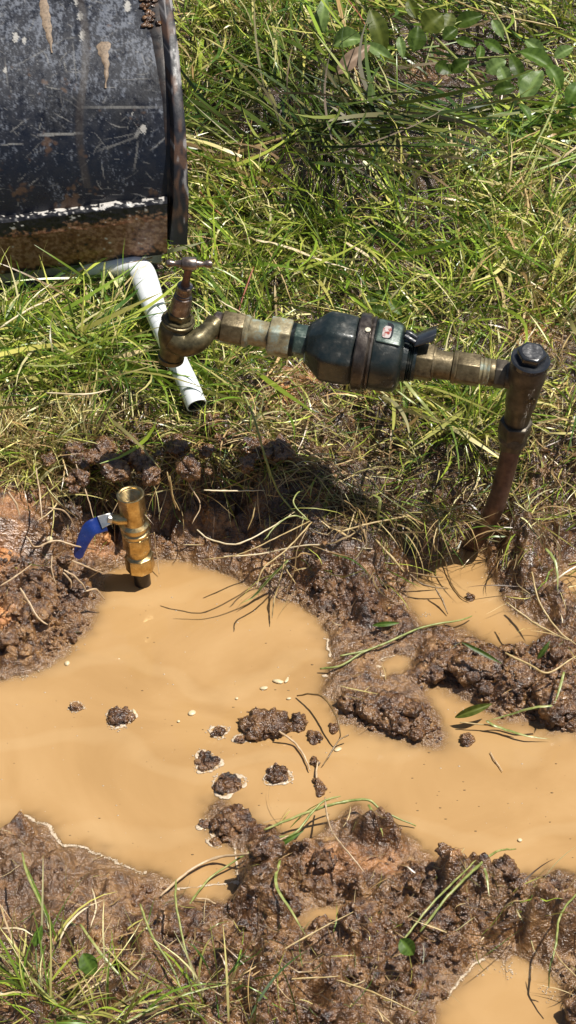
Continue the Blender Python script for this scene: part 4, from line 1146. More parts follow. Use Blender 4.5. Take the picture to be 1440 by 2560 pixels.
o = obj('bonnet_nut', prism_mesh('bonnet_nut', t0 + ua * 13 * ST, t0 + ua * 34 * ST, 32 * ST, TAPBRASS, 6, 0.25, 0.0009, up=(0, -1, 0.2)), tap)
bon('bonnet_neck', [(32, 20), (34, 27), (70, 25), (82, 23), (84, 20), (90, 21), (93, 18)], TAPSTEEL)
bon('gland_nut', [(91, 15), (92, 19), (97, 20), (100, 19), (110, 18.5), (114, 20), (117, 19), (119, 10)], TAPSTEEL)
bon('spindle', [(116, 13), (125, 10), (150, 9), (166, 11), (182, 11)], RUSTY, 20)
hc = t0 + ua * 186 * ST
hd = P(524, 659, zt(0, 659)) - P(416, 657, zt(0, 657)); hd /= np.linalg.norm(hd)
hp = [(-57, 4), (-55, 8), (-49, 10), (-43, 9), (-38, 6.5), (-30, 7.5), (-20, 10), (-18, 15), (-16, 16.5), (14, 16.5), (17, 15), (18, 10), (28, 8), (36, 6.5), (41, 9), (48, 10), (54, 8), (56, 4)]
obj('tap_handle', tube_mesh('tap_handle', [hc + hd * a_ * ST for a_, r in hp], [r * ST for a_, r in hp], TAPSTEEL, 28, 40), tap)
del o

# ------------------------------------------------------------ brass ball valve standing in the pool
vb = P(357, 1458, 0.0)
bv_ = thing('ball_valve', vb, 'shiny new brass ball valve with a blue lever, standing upright in the muddy pool', 'valve')
vt = P(326, 1236, 0.125)
SV = pxs(vt); LV = np.linalg.norm(vt - vb); uv = (vt - vb) / LV
def yv(py_):        # photo row -> distance along the valve
    return (1458 - py_) / (1458 - 1236) * LV
vp = lambda py_: vb + uv * yv(py_)
def vcyl(name, prof, mat, n=44, sharp=30, parent=bv_, cap=True):
    return obj(name, tube_mesh(name, [vp(y_) for y_, r in prof], [r * SV for y_, r in prof], mat, n, sharp, up=(0, -1, 0.3), cap=cap), parent)
def octo(name, y0, y1, r, mat, n=8, rot=0.2, parent=bv_, off=0.0009):
    return obj(name, prism_mesh(name, vp(y0), vp(y1), r * SV, mat, n, rot, off, up=(0, -1, 0.3)), parent)
obj('supply_pipe', tube_mesh('supply_pipe', [vb - uv * 0.05, vb, vp(1400)], [21.5 * SV] * 3, POLY, 28), bv_)
octo('lower_nut', 1418, 1384, 38, BRASS, 8, 0.15)
vcyl('lower_neck', [(1388, 34), (1384, 33), (1381, 28), (1372, 28), (1370, 33), (1364, 34), (1362, 31), (1358, 25)], BRASS)
octo('union_collar', 1364, 1332, 37, BRASS, 8, 0.3)
vcyl('ball_housing', [(1334, 30), (1331, 35), (1324, 36), (1321, 31), (1318, 31), (1315, 37), (1308, 37), (1305, 33), (1302, 29), (1280, 29), (1275, 31), (1270, 30)], BRASS)
# open top socket, octagonal outside, threaded bore
n8 = 48
def oct_r(a_, k_=8, f_=0.6):
    c_ = math.cos(math.pi / k_) / math.cos(((a_ + 0.2) % (2 * math.pi / k_)) - math.pi / k_)
    return 1 + (c_ - 1) * 1.0 - 0.01
prof = [(1274, 32, 0), (1272, 36, 1), (1240, 37, 1), (1237, 36.5, .6), (1236, 35, 0.2), (1235.5, 31, 0), (1236.5, 28, 0)]
for k_ in range(9): prof += [(1239 + k_ * 3.2, 27.6, 0), (1240.6 + k_ * 3.2, 25.2, 0)]
prof += [(1270, 24, 0), (1270, 0.5, 0)]
upv = np.array([0, -1, 0.3]); e1v = upv - uv * (upv @ uv); e1v /= np.linalg.norm(e1v); e2v = np.cross(uv, e1v)
vv = []
for (y_, r_, f_) in prof:
    for j_ in range(n8):
        a_ = j_ / n8 * 2 * math.pi
        rr = r_ * (oct_r(a_) if f_ > 0.5 else 1) * SV
        vv.append(vp(y_) + (e1v * math.cos(a_) + e2v * math.sin(a_)) * rr)
i = np.arange(len(prof) - 1)[:, None] * n8; j = np.arange(n8)[None]; j2 = (j + 1) % n8
m = MB(); m.add(np.array(vv), np.stack([i + j, i + j2, i + n8 + j2, i + n8 + j], -1).reshape(-1, 4))
obj('top_socket', m.mesh('top_socket', BRASS, True, 30), bv_)
# stem and lever
sc0 = P(318, 1298, 0.096)
obj('stem', tube_mesh('stem', [sc0, P(296, 1299, .096), P(282, 1297, .097), P(276, 1296, .098)], np.array([14, 14, 12, 9]) * SV, BRASS, 24), bv_)
obj('stem_nut', prism_mesh('stem_nut', P(280, 1297, .097), P(268, 1296, .098), 13 * SV, STEEL, 6, 0.2, 0.0006), bv_)
def plate(name, line, width, thick, mat, parent, wdir):
    """a flat bar following a line; wdir is its width direction"""
    c = catmull([np.array(p_) for p_ in line], 8)
    n = len(c)
    d_ = np.gradient(c, axis=0); d_ /= np.linalg.norm(d_, axis=1)[:, None]
    w_ = np.array(wdir, float)[None] - d_ * (d_ @ np.array(wdir, float))[:, None]; w_ /= np.linalg.norm(w_, axis=1)[:, None]
    t_ = np.cross(d_, w_)
    ang_ = np.arange(20) / 20 * 2 * math.pi
    ww = np.interp(np.linspace(0, 1, n), *width) * SV / 2
    e_ = 0.45
    ca_ = np.sign(np.cos(ang_)) * np.abs(np.cos(ang_)) ** e_; sa_ = np.sign(np.sin(ang_)) * np.abs(np.sin(ang_)) ** e_
    v = (c[:, None] + w_[:, None] * ca_[None, :, None] * ww[:, None, None] + t_[:, None] * sa_[None, :, None] * (thick * SV / 2)).reshape(-1, 3)
    i = np.arange(n - 1)[:, None] * 20; j = np.arange(20)[None]; j2 = (j + 1) % 20
    v = np.vstack([v, c[:1], c[-1:]])
    t = [(n * 20, (k_ + 1) % 20, k_) for k_ in range(20)] + [(n * 20 + 1, (n - 1) * 20 + k_, (n - 1) * 20 + (k_ + 1) % 20) for k_ in range(20)]
    m = MB(); m.add(v, np.stack([i + j, i + j2, i + 20 + j2, i + 20 + j], -1).reshape(-1, 4), t)
    return obj(name, m.mesh(name, mat, True, 50), parent)
wd0 = UP * 0.95 - RIGHT * 0.1 - FWD * 0.05
lev = plate('lever', [P(284, 1293, .098), P(270, 1298, .098), P(250, 1306, .096)], ([0, 1], [24, 34]), 5, STEEL, bv_, wd0)
wdg = UP * 0.7 - RIGHT * 0.6 - FWD * 0.08
plate('lever_grip', [P(264, 1308, .094), P(246, 1313, .092), P(226, 1322, .090), P(212, 1345, .080), P(201, 1372, .068), P(194, 1394, .058)], ([0, .2, .45, .7, .95, 1], [42, 42, 40, 32, 26, 15]), 9, BLUE, bv_, wdg)
# ------------------------------------------------------------ clods lying in the pools
def foam_bits(m, pts, r0, r1, n, spread, z=0.0005):
    pts = np.asarray(pts, float); cv = catmull([p_ for p_ in pts], 10)
    seg = np.linalg.norm(np.diff(cv, axis=0), axis=1); cum = np.concatenate([[0], seg.cumsum()])
    s_ = rng.random(n) * cum[-1]
    q_ = np.stack([np.interp(s_, cum, cv[:, k_]) for k_ in range(3)], 1)
    q_[:, :2] += rng.normal(0, spread, (n, 2)); q_[:, 2] = z
    r = r0 + (r1 - r0) * rng.random(n) ** 2
    bv, bt = ico(1)
    v = bv[None] * r[:, None, None] * np.array([1, 1, 0.45]) + q_[:, None]
    t = bt[None] + (np.arange(n) * len(bv))[:, None, None]
    m.add(v.reshape(-1, 3), None, t.reshape(-1, 3))

def ribbon(m, pts, w, flat=0.22, z=0.0003, jitter=1.0):
    """a line of froth, thick and thin, lying on the water"""
    c = catmull([np.asarray(p_, float) for p_ in pts], 14)
    d = 0.0022 * jitter
    c = c + d * np.stack([noise(c, 0.006, 151) + 0.5 * noise(c, 0.0025, 153), noise(c, 0.006, 152) + 0.5 * noise(c, 0.0025, 154), 0 * c[:, 0]], 1)
    c[:, 2] = z
    r = w * np.clip(0.55 + 1.5 * noise(c, 0.009, 155) + 0.9 * noise(c, 0.003, 156), 0.12, 1.8)
    v, q, t = sweep(c, r, 8, up=(0, 0, 1), sx=flat, sy=1.0)
    m.add(v, q, t)

def shore(pts):
    """move points onto the real water's edge"""
    c = catmull([P(a_, b_, 0) for a_, b_ in pts], 3)
    for _ in range(5):
        e_ = 0.0015
        h0_, d0_, _a = lay(c[:, 0], c[:, 1]); _b, dx_, _a = lay(c[:, 0] + e_, c[:, 1]); _b, dy_, _a = lay(c[:, 0], c[:, 1] + e_)
        g = np.stack([(dx_ - d0_) / e_, (dy_ - d0_) / e_], 1); g /= np.maximum(np.linalg.norm(g, axis=1), 0.3)[:, None]
        c[:, :2] -= g * np.clip(d0_ + 0.0015, -0.01, 0.01)[:, None] * 0.8
    return c

def clod(px_, py_, w, h_, ht, n, label, foam=0, rot=0.0, group='mud clods lying in the muddy water', z0=0.0, sub=3, name='mud_clod', mat=None, cat='mud clod'):
    """crumbly clod made of fused lumps over w x h_ photo pixels; ht in mm"""
    c = P(px_, py_ , z0)
    s = pxs(c); rx, ry = w / 2 * s, h_ / 2 * s / math.sin(PITCH)
    t_ = thing(name, c, label, 'mud clod', group) if foam else None
    k_ = n
    if foam: ht *= 0.72
    a = rng.random(k_) * 6.28; rr = np.sqrt(rng.random(k_)) * 0.72
    ca, sa = math.cos(rot), math.sin(rot)
    lx_, ly_ = rr * np.cos(a) * rx, rr * np.sin(a) * ry
    X_, Y_ = c[0] + lx_ * ca - ly_ * sa, c[1] + lx_ * sa + ly_ * ca
    r = min(rx, ry) * rng.uniform(0.30, 0.62, k_) * (1.15 - 0.5 * rr)
    r = np.maximum(r, 0.002)
    z = ht / 1000 * (1 - rr ** 2) * rng.uniform(0.25, 0.75, k_) - r * 0.1 + z0
    v, t = lumps(X_, Y_, z, r, sub, int(px_) % 17, 0.8, 0.4)
    # a low base under the lumps
    bv, bt = ico(4)
    b_ = bv * np.array([rx * 0.86, ry * 0.86, max(ht / 1000 * 0.6, 0.003)])
    b_ = np.stack([b_[:, 0] * ca - b_[:, 1] * sa, b_[:, 0] * sa + b_[:, 1] * ca, b_[:, 2]], 1) + c
    f_ = 0.75 + 0.55 * np.abs(noise(b_, 0.012, 111)) + 0.25 * np.abs(noise(b_, 0.005, 112))
    b_ = c + (b_ - c) * f_[:, None]
    m = MB(); m.add(v, None, t); m.add(b_, None, bt)
    nc = int(25 + w * h_ / 90)
    sel = v[rng.integers(0, len(v), nc)]; sel = sel[sel[:, 2] > 0.001]
    v2, t2 = lumps(sel[:, 0], sel[:, 1], sel[:, 2], 0.0007 + 0.0022 * rng.random(len(sel)) ** 2, 1, 3, 0.9, 0.5)
    m.add(v2, None, t2)
    if foam:
        obj('clod_body', m.mesh('clod_body', MUD), t_)
        fm = MB()
        ring = [np.array([c[0] + (math.cos(q_) * rx * ca - math.sin(q_) * ry * sa) * (1.02 + 0.2 * math.sin(3 * q_ + px_)), c[1] + (math.cos(q_) * rx * sa + math.sin(q_) * ry * ca) * (1.02 + 0.2 * math.sin(3 * q_ + px_)), 0.0005]) for q_ in np.linspace(0, 6.28, 14)]
        ring = [r_ + (c - r_) * np.array([1, 1, 0]) * 0.12 for r_ in ring]
        ribbon(fm, ring, 5.5 * s)
        foam_bits(fm, ring, 0.0003, 0.0011, int(foam * 0.5), 0.0016)
        f = obj('foam_rim', fm.mesh('foam_rim', FOAM), t_); f['kind'] = 'stuff'
        return t_
    o = obj(name, m.mesh(name, mat or MUD))
    centre(o)
    return tag(o, label, cat, group)

clod(190, 1768, 36, 24, 4, 4, 'smallest foam-ringed mud clod, far left in the pool', 170)
clod(300, 1795, 70, 50, 10, 9, 'foam-ringed oval mud clod alone in the left half of the pool', 260, -0.7)
clod(548, 1830, 52, 26, 8, 5, 'small mud clod with a foam edge just left of the long lumpy clod', 130, 0.5)
clod(665, 1820, 158, 64, 17, 30, 'long lumpy dark mud clod in the middle of the pool', 0, 0.0)
clod(600, 1848, 34, 20, 8, 4, 'little round mud clod under the left end of the long lumpy clod', 60)
clod(748, 1812, 50, 46, 14, 8, 'dark knobbly clod touching the right end of the long lumpy clod')
clod(788, 1845, 40, 38, 9, 6, 'rounded wet clod standing left of the curved brown stem')
clod(835, 1822, 26, 30, 6, 4, 'small sunlit clod beside the ridge, under the curved brown stem')
clod(518, 1905, 66, 48, 8, 6, 'foam-ringed clod below the bean-shaped one, top of the left pair', 240, 0.4)
clod(570, 1962, 74, 56, 13, 9, 'foam-ringed clod with a pointed tail, lower of the left pair', 290, -0.8)
clod(695, 1940, 72, 40, 11, 8, 'foam-ringed clod between the left pair and the root', 220, 0.4)
clod(785, 1905, 26, 24, 6, 4, 'tiny round clod at the joint of the pale root')
clod(800, 1970, 34, 50, 7, 5, 'thin wet clod at the lower end of the pale root', 0, 0.2)
clod(585, 2062, 110, 74, 20, 26, 'rough clod pointing out into the pool from the lower mud bank', 70, -0.75)
clod(512, 2062, 30, 20, 5, 3, 'small foamy clod off the tip of the rough pointing clod', 90)
clod(540, 2105, 38, 24, 5, 4, 'flat clod lying against the lower side of the rough pointing clod', 50)
clod(1176, 1497, 26, 20, 6, 4, 'lone small clod in the right-hand pool')
clod(1168, 1852, 44, 28, 9, 6, 'small clod at the tip of the long mud ridge, beside the bent blade')
clod(980, 1795, 240, 74, 22, 60, 'long crumbly mud ridge reaching into the right pool', 0, -0.34, 'mud heaps at the pool edge')
clod(890, 1765, 90, 60, 18, 22, 'broad lumpy left end of the mud ridge', 0, 0.0, 'mud heaps at the pool edge')
clod(1195, 1680, 150, 90, 30, 46, 'tall knobbly mud heap left of the right edge heap', 0, -0.2, 'mud heaps at the pool edge', 0.008)
clod(1110, 1660, 100, 60, 20, 24, 'lower knobbly mud heap at the left end of the row of heaps', 0, -0.2, 'mud heaps at the pool edge', 0.004)
clod(1290, 1710, 110, 80, 30, 36, 'dark mud heap in the middle of the right-hand row', 0, -0.3, 'mud heaps at the pool edge', 0.008)
clod(1390, 1760, 130, 110, 34, 46, 'dark mud heap at the right edge above the bent blades', 0, -0.3, 'mud heaps at the pool edge', 0.006)
clod(1400, 1660, 110, 50, 26, 26, 'sunlit tan mud heap at the right edge', 0, 0.0, 'mud heaps at the pool edge', 0.018)

# froth and specks on the water
fm = MB()
for line, n, sp in [([(0, 2078), (30, 2052), (65, 2040), (110, 2052), (128, 2075), (125, 2100), (160, 2112), (200, 2120), (240, 2135), (262, 2150), (280, 2165), (310, 2150), (350, 2168), (375, 2195)], 700, 0.0011),
                    ([(810, 1640), (830, 1620), (870, 1602), (900, 1610), (930, 1598), (960, 1585)], 120, 0.001), ([(830, 1660), (870, 1672), (890, 1665), (905, 1690), (880, 1705)], 120, 0.001),
                    ([(1110, 2500), (1130, 2460), (1180, 2430), (1215, 2402)], 140, 0.001), ([(1190, 2440), (1220, 2425), (1280, 2415)], 90, 0.003), ([(1260, 2440), (1280, 2425), (1275, 2450)], 60, 0.002),
                    ([(0, 1690), (60, 1695), (110, 1675), (150, 1640), (200, 1615)], 180, 0.0025), ([(1350, 2470), (1380, 2490), (1360, 2500)], 90, 0.003),
                    ([(450, 2215), (480, 2190), (520, 2165), (560, 2150)], 130, 0.0016), ([(1030, 1545), (1060, 1540), (1075, 1530)], 50, 0.002)]:
    if sp < 0.0018:
        sh_ = shore(line); ribbon(fm, sh_, 2.6 * 0.00045, jitter=0.5); foam_bits(fm, sh_, 0.0003, 0.0010, n // 2, sp)
    else: foam_bits(fm, [P(a_, b_, 0) for a_, b_ in line], 0.0003, 0.0010, n // 2, sp)
n = 420
q_ = P(rng.uniform(-50, 1490, n), rng.uniform(1420, 2200, n), 0.0)
h_, d_, _ = lay(q_[:, 0], q_[:, 1]); q_ = q_[d_ < -0.004]; n = len(q_)
bv, bt = ico(1); r_ = 0.0002 + 0.0008 * rng.random(n) ** 4
fm.add((bv[None] * r_[:, None, None] * np.array([1.4, 1, 0.3]) + q_[:, None]).reshape(-1, 3), None, (bt[None] + (np.arange(n) * len(bv))[:, None, None]).reshape(-1, 3))
obj('water_foam', fm.mesh('water_foam', FOAM), kind='stuff')
sp_ = MB(); n = 320
q_ = P(rng.uniform(-50, 1490, n), rng.uniform(1420, 2200, n), 0.0)
h_, d_, _ = lay(q_[:, 0], q_[:, 1]); q_ = q_[d_ < -0.004]; n = len(q_); r_ = 0.0002 + 0.0008 * rng.random(n) ** 3
sp_.add((bv[None] * r_[:, None, None] * np.array([1.8, 1, 0.3]) + q_[:, None]).reshape(-1, 3), None, (bt[None] + (np.arange(n) * len(bv))[:, None, None]).reshape(-1, 3))
obj('floating_specks', sp_.mesh('floating_specks', MUDST), kind='stuff')
def chip(px_, py_, w, h_, rot, label, mat=PALE_STRAW):
    c = P(px_, py_, 0.001); s = pxs(c); bv, _t = ico(2)
    v = bv * np.array([w / 2 * s, h_ / 2 * s * 1.4, h_ / 3 * s]); ca, sa = math.cos(rot), math.sin(rot)
    v = np.stack([v[:, 0] * ca - v[:, 1] * sa, v[:, 0] * sa + v[:, 1] * ca, v[:, 2]], 1) + c
    v += 0.0006 * np.stack([noise(v, 0.006, 120 + k_) for k_ in range(3)], 1)
    m = MB(); m.add(v, None, _t)
    tag(centre(obj('straw_chip', m.mesh('straw_chip', mat))), label, 'straw chip', 'pale chips floating on the pool')
for a in [(695, 1703, 30, 11, -0.2, 'largest pale chip floating in the pool'), (717, 1700, 24, 6, 1.2, 'thin upright pale chip beside the largest chip'), (592, 1746, 9, 7, 0, 'round pale chip above the long lumpy clod'), (722, 1746, 12, 6, .2, 'small pale chip left of the curved brown stem'),
          (335, 1780, 10, 16, 0.3, 'narrow pale chip at the oval clod'), (446, 1803, 8, 6, 0, 'round pale chip at the pool middle, left of the bean-shaped clod'), (480, 1782, 22, 13, .6, 'oval pale chip above the bean-shaped clod'),
          (168, 1658, 14, 12, 0, 'pale pebble-like chip by the left bank'), (1300, 2025 + 75, 12, 9, 0, 'pale chip in the right pool near the lower bank'), (845, 1873, 22, 9, .5, 'pale seed on the forked brown stem'),
          (1190, 1625, 18, 9, -.4, 'white chip on the right-hand mud heap'), (660, 1720, 22, 10, 0, 'greyish chip left of the largest pale chip')]:
    chip(*a)

# ------------------------------------------------------------ stalks, roots and blades one can pick out
def path3(line):
    out = []
    for p_ in line:
        if len(p_) == 3: out.append(P(*p_))
        else: out.append(p_)
    return out
def stalk(name, cat, line, w, mat, label, group=None, flat=False, taper=0.25, parent=None, k=7):
    """line of (px, py, height above the water in mm)"""
    c = catmull([P(a_, b_, z_ / 1000) for a_, b_, z_ in line], k)
    n = len(c); s = pxs(c[0]); t_ = np.linspace(0, 1, n)
    c = c + 0.0006 * np.stack([noise(c * 1.0 + 3 * q_, 0.008, 130 + q_) for q_ in range(3)], 1)
    rad = (w * 0.82) / 2 * s * (taper + (1 - taper) * np.sin(np.pi * np.clip(t_ * 0.75 + 0.2, 0, 1)) ** 0.7)
    rad = rad * (1 + 0.35 * np.exp(-((t_ * 5 % 1) - 0.5) ** 2 / 0.003)) if not flat else rad * (1 - t_ ** 4 * 0.8)
    v, q, t = sweep(c, rad, 8 if flat else 7, up=(0, -0.3, 1), sx=0.18 if flat else 1.0, sy=1.1 if flat else 1.0)
    m = MB(); m.add(v, q, t)
    o = obj(name, m.mesh(name, mat, True), parent)
    if parent is None:
        centre(o); tag(o, label, cat, group)
    return o
G1 = 'long grass stalks lying on the turf'
G2 = 'dry stalks and roots hanging from the cut bank'
G3 = 'stems and blades lying by the pools'
GR = 'pale roots on the left mud bank'
S_ = lambda *a, **k: stalk('grass_stalk', 'grass stalk', *a, **k)
for line, w, mat, lab, g, fl in [
 ([(470, 290, 190), (560, 350, 190), (690, 440, 185), (760, 500, 170), (860, 580, 165), (1000, 690, 160)], 7, GREENST, 'long green stalk slanting down to the right from the bucket to above the meter', G1, 0),
 ([(800, 180, 235), (870, 240, 235), (890, 330, 230), (845, 420, 190)], 6, STRAW, 'kinked tan stalk bending over the dark grass mound', G1, 0),
 ([(875, 130, 235), (905, 250, 240), (890, 325, 232)], 6, STRAW, 'short tan stalk that meets the kinked one on the mound', G1, 0),
 ([(735, 450, 190), (880, 400, 210), (1060, 350, 200), (1240, 300, 190)], 5, GREENST, 'thin green stalk crossing the mound towards the right', G1, 0),
 ([(860, 462, 170), (980, 440, 175), (1140, 420, 175), (1250, 395, 175)], 6, STRAW, 'tan stalk along the foot of the dark grass mound', G1, 0),
 ([(1075, 80, 230), (1180, 190, 215), (1240, 280, 195)], 9, GREENST, 'thick straight green stem coming down between the leafy sprigs', G1, 0),
 ([(920, 190, 240), (1010, 290, 225), (1120, 390, 190), (1170, 430, 180)], 7, GREENST, 'green stem slanting across the right half of the mound', G1, 0),
 ([(1135, 0, 200), (1210, 30, 205), (1330, 55, 200), (1400, 70, 190)], 6, STRAW, 'brown stem sloping across the top right corner', G1, 0),
 ([(1225, 15, 215), (1260, 70, 215), (1280, 130, 205)], 7, GREENST, 'short yellow-green stem above the right leaf cluster', G1, 0),
 ([(1255, 370, 190), (1350, 325, 190)], 5, STRAW, 'short tan twig pointing right below the leaf cluster, upper of a bent pair', G1, 0),
 ([(1255, 372, 190), (1320, 420, 180), (1440, 460, 175)], 5, STRAW, 'tan twig running to the right edge, lower of a bent pair', G1, 0),
 ([(1395, 230, 220), (1370, 300, 205), (1330, 380, 185), (1310, 410, 175)], 8, GREENST, 'thick green stem falling below the right leaf cluster', G1, 0),
 ([(565, 530, 175), (640, 575, 175), (760, 615, 170), (830, 645, 165)], 11, GREENST, 'broad pale green blade in the middle of the turf', G1, 1),
 ([(640, 600, 178), (720, 618, 176), (800, 650, 170), (900, 680, 165)], 9, PALE_STRAW, 'broad cream blade just under the broad green one', G1, 1),
 ([(860, 605, 172), (920, 640, 170), (960, 675, 165)], 10, PALE_STRAW, 'short pale blade right of the broad blades', G1, 1),
 ([(668, 620, 170), (705, 690, 165), (730, 760, 160)], 4, STRAW, 'thin tan stalk dropping towards the meter inlet', G1, 0),
 ([(634, 668, 180), (615, 720, 170), (596, 778, 160)], 5, REDST, 'short pinkish stalk standing behind the union nut', G1, 0),
 ([(545, 750, 175), (590, 775, 165), (640, 800, 150)], 5, PALE_STRAW, 'pale straw just behind the brass nuts', G1, 0),
 ([(470, 405, 175), (520, 400, 178), (580, 425, 172), (650, 440, 165)], 6, PALE_STRAW, 'wavy pale straw beside the bucket edge, uppermost', G1, 0),
 ([(475, 440, 175), (560, 450, 175), (680, 455, 165)], 6, PALE_STRAW, 'straight pale straw beside the bucket edge, below the wavy one', G1, 0),
 ([(500, 480, 180), (545, 530, 172), (590, 560, 165)], 5, REDST, 'reddish dry stem lying right of the bucket', G1, 0),
 ([(1030, 0, 200), (1100, 50, 205), (1150, 60, 200)], 5, PALE_STRAW, 'pale straw behind the round leaves', G1, 0),
 ([(870, 0, 210), (900, 40, 215), (920, 75, 210)], 5, REDST, 'pink stem at the top, left of the olive leaf', G1, 0),
 ([(1300, 430, 190), (1320, 520, 180), (1285, 600, 170)], 7, STRAW, 'tan stalk lying down the right side of the turf', G1, 0),
 ([(1380, 300, 190), (1310, 480, 180), (1295, 545, 175)], 6, GREENST, 'long green stalk crossing the tan one at the right', G1, 0),
 ([(0, 820, 165), (60, 780, 172), (130, 745, 175), (165, 725, 170)], 7, PALE_STRAW, 'cream straw slanting up at the left edge under the bucket', G1, 0),
 ([(115, 982, 165), (210, 986, 168), (275, 975, 165)], 6, PALE_STRAW, 'white straw lying level over the left turf', G1, 0),
 ([(60, 912, 175), (130, 915, 185), (230, 905, 180)], 8, GREENST, 'broad green blade curving under the tuft left of the tap', G1, 1),
 ([(195, 650, 170), (225, 700, 180), (225, 770, 165)], 5, GREENST, 'green blade hanging below the bucket lip', G1, 1),
 ([(262, 655, 175), (255, 740, 180), (247, 785, 160)], 7, GREENST, 'longer green blade standing left of the pipe bend', G1, 1),
 ([(1005, 948, 175), (1050, 1000, 165), (1100, 1060, 140)], 12, GREENST, 'broad light green blade below the meter outlet', G1, 1),
 ([(990, 975, 170), (1040, 1010, 160), (1095, 1040, 140)], 7, GREENST, 'narrower green blade below the broad one at the meter outlet', G1, 1),
 ([(510, 1225, 95), (560, 1227, 92), (662, 1226, 85)], 5, PALE_STRAW, 'white straw sticking out level in front of the shaded bank', G2, 0),
 ([(492, 1325, 108), (530, 1350, 100), (600, 1358, 98), (700, 1305, 100), (735, 1280, 96)], 5, PALE_STRAW, 'long bent pale stem across the shaded bank', G2, 0),
 ([(425, 1190, 115), (432, 1240, 90), (450, 1278, 70)], 5, STRAW, 'yellow stem hanging down the bank right of the valve', G2, 0),
 ([(418, 1180, 118), (430, 1235, 92), (440, 1272, 74)], 5, STRAW, 'second yellow stem hanging beside it, a little to the left', G2, 0),
 ([(610, 985, 175), (640, 1060, 160), (665, 1150, 125), (700, 1235, 85), (770, 1318, 60)], 7, GREENST, 'long green runner arching down over the cut bank', G2, 0),
 ([(640, 1255, 85), (632, 1290, 75), (620, 1325, 62)], 4, STRAW, 'short tan stem hanging in the shade of the bank', G2, 0),
 ([(770, 1300, 98), (735, 1262, 108), (742, 1235, 112), (760, 1225, 108)], 5, GREENST, 'small green sprig curling up over the shaded bank', G2, 0),
 ([(772, 1300, 98), (730, 1290, 104), (690, 1315, 102), (660, 1350, 96)], 5, GREENST, 'green prong bending left from the sprig over the bank', G2, 0),
 ([(775, 1302, 96), (700, 1340, 100), (600, 1385, 92), (505, 1400, 84)], 4, STRAW, 'long drooping straw reaching left towards the valve', G2, 0),
 ([(780, 1305, 94), (720, 1370, 86), (660, 1420, 76), (640, 1470, 62)], 5, STRAW, 'tan straw hanging from the sprig out over the pool', G2, 0),
 ([(775, 1310, 92), (745, 1370, 82), (735, 1430, 66), (720, 1480, 50)], 4, MUDST, 'dark thin stem hanging straight down beside it', G2, 0),
 ([(560, 1391, 60), (650, 1385, 40), (780, 1362, 55), (930, 1372, 52)], 5, PALE_STRAW, 'long pale stem lying level along the middle mud bank', G2, 0),
 ([(710, 1385, 45), (715, 1420, 38), (740, 1460, 26)], 5, STRAW, 'tan stem dropping over the middle mud bank', G2, 0),
 ([(720, 1400, 45), (670, 1450, 26), (635, 1490, 10), (600, 1510, 12)], 9, GREENST, 'green blade leaning out over the pool from the middle bank', G2, 1),
 ([(712, 1400, 44), (700, 1450, 30), (685, 1500, 14), (680, 1545, 8)], 5, STRAW, 'yellow stem hanging into the pool from the middle bank', G2, 0),
 ([(850, 1330, 72), (920, 1310, 74), (1020, 1290, 70), (1085, 1275, 70)], 6, STRAW, 'tan stem running right from the tuft on the middle bank', G2, 0),
 ([(930, 1235, 95), (950, 1250, 100), (945, 1290, 80), (950, 1320, 62)], 9, GREENST, 'curled green blade rising from the middle tuft', G2, 1),
 ([(940, 1350, 60), (985, 1400, 48), (1010, 1430, 34)], 8, STRAW, 'thick tan stem pointing to the right-hand pool', G2, 0),
 ([(1020, 1430, 30), (1070, 1440, 22), (1108, 1444, 18)], 6, MUDST, 'dark muddy sprig over the right pool, uppermost prong', G3, 0),
 ([(1020, 1432, 30), (1060, 1462, 20), (1120, 1472, 14)], 6, MUDST, 'dark muddy sprig over the right pool, middle prong', G3, 0),
 ([(1088, 1468, 18), (1105, 1500, 10), (1120, 1535, 3)], 6, MUDST, 'dark muddy sprig over the right pool, lowest prong', G3, 0),
 ([(1112, 1395, 8), (1125, 1450, 3), (1150, 1490, 2), (1175, 1503, 3)], 4, MUDST, 'thin dark stem curving across the right pool', G3, 0),
 ([(850, 1640, 12), (900, 1630, 12), (960, 1610, 14), (1050, 1570, 14), (1150, 1550, 10), (1180, 1540, 6)], 7, GREENST, 'muddy green stem lying from the ridge to the right pool', G3, 0),
 ([(800, 1672, 6), (850, 1665, 10), (900, 1635, 14), (950, 1612, 16)], 7, GREENST, 'green stem joining it at the edge of the left pool', G3, 0),
 ([(1262, 1632, 60), (1320, 1660, 58), (1370, 1682, 56), (1440, 1640, 62)], 7, STRAW, 'curved tan root over the right-hand mud heap', G3, 0),
 ([(1265, 1505, 65), (1340, 1560, 52), (1420, 1600, 50)], 6, STRAW, 'straight yellow stem slanting down the right bank', G3, 0),
 ([(1330, 1430, 85), (1350, 1510, 70), (1400, 1580, 52), (1440, 1610, 46)], 6, STRAW, 'yellow stem above it on the right bank', G3, 0),
 ([(1365, 1370, 95), (1390, 1410, 90), (1395, 1480, 72)], 9, GREENST, 'curved green blade at the far right bank', G3, 1),
 ([(1380, 1765, 40), (1330, 1770, 38), (1270, 1788, 22), (1215, 1802, 14)], 8, GREENST, 'green blade lying from the right heap to the bent blades', G3, 1),
 ([(1215, 1802, 14), (1250, 1820, 8), (1310, 1838, 8), (1375, 1848, 4)], 8, GREENST, 'pale green bent blade with its tip on the water', G3, 1),
 ([(1410, 1680, 55), (1400, 1720, 50), (1385, 1760, 42)], 8, GREENST, 'grey-green blade standing on the right heap', G3, 1),
 ([(1150, 1806, 10), (1230, 1815, 8), (1290, 1835, 5)], 5, STRAW, 'thin straw under the folded green leaf', G3, 0),
 ([(1225, 1880, 2), (1240, 1905, 2), (1257, 1928, 2)], 4, ROOT, 'short pale root floating in the right pool', G3, 0),
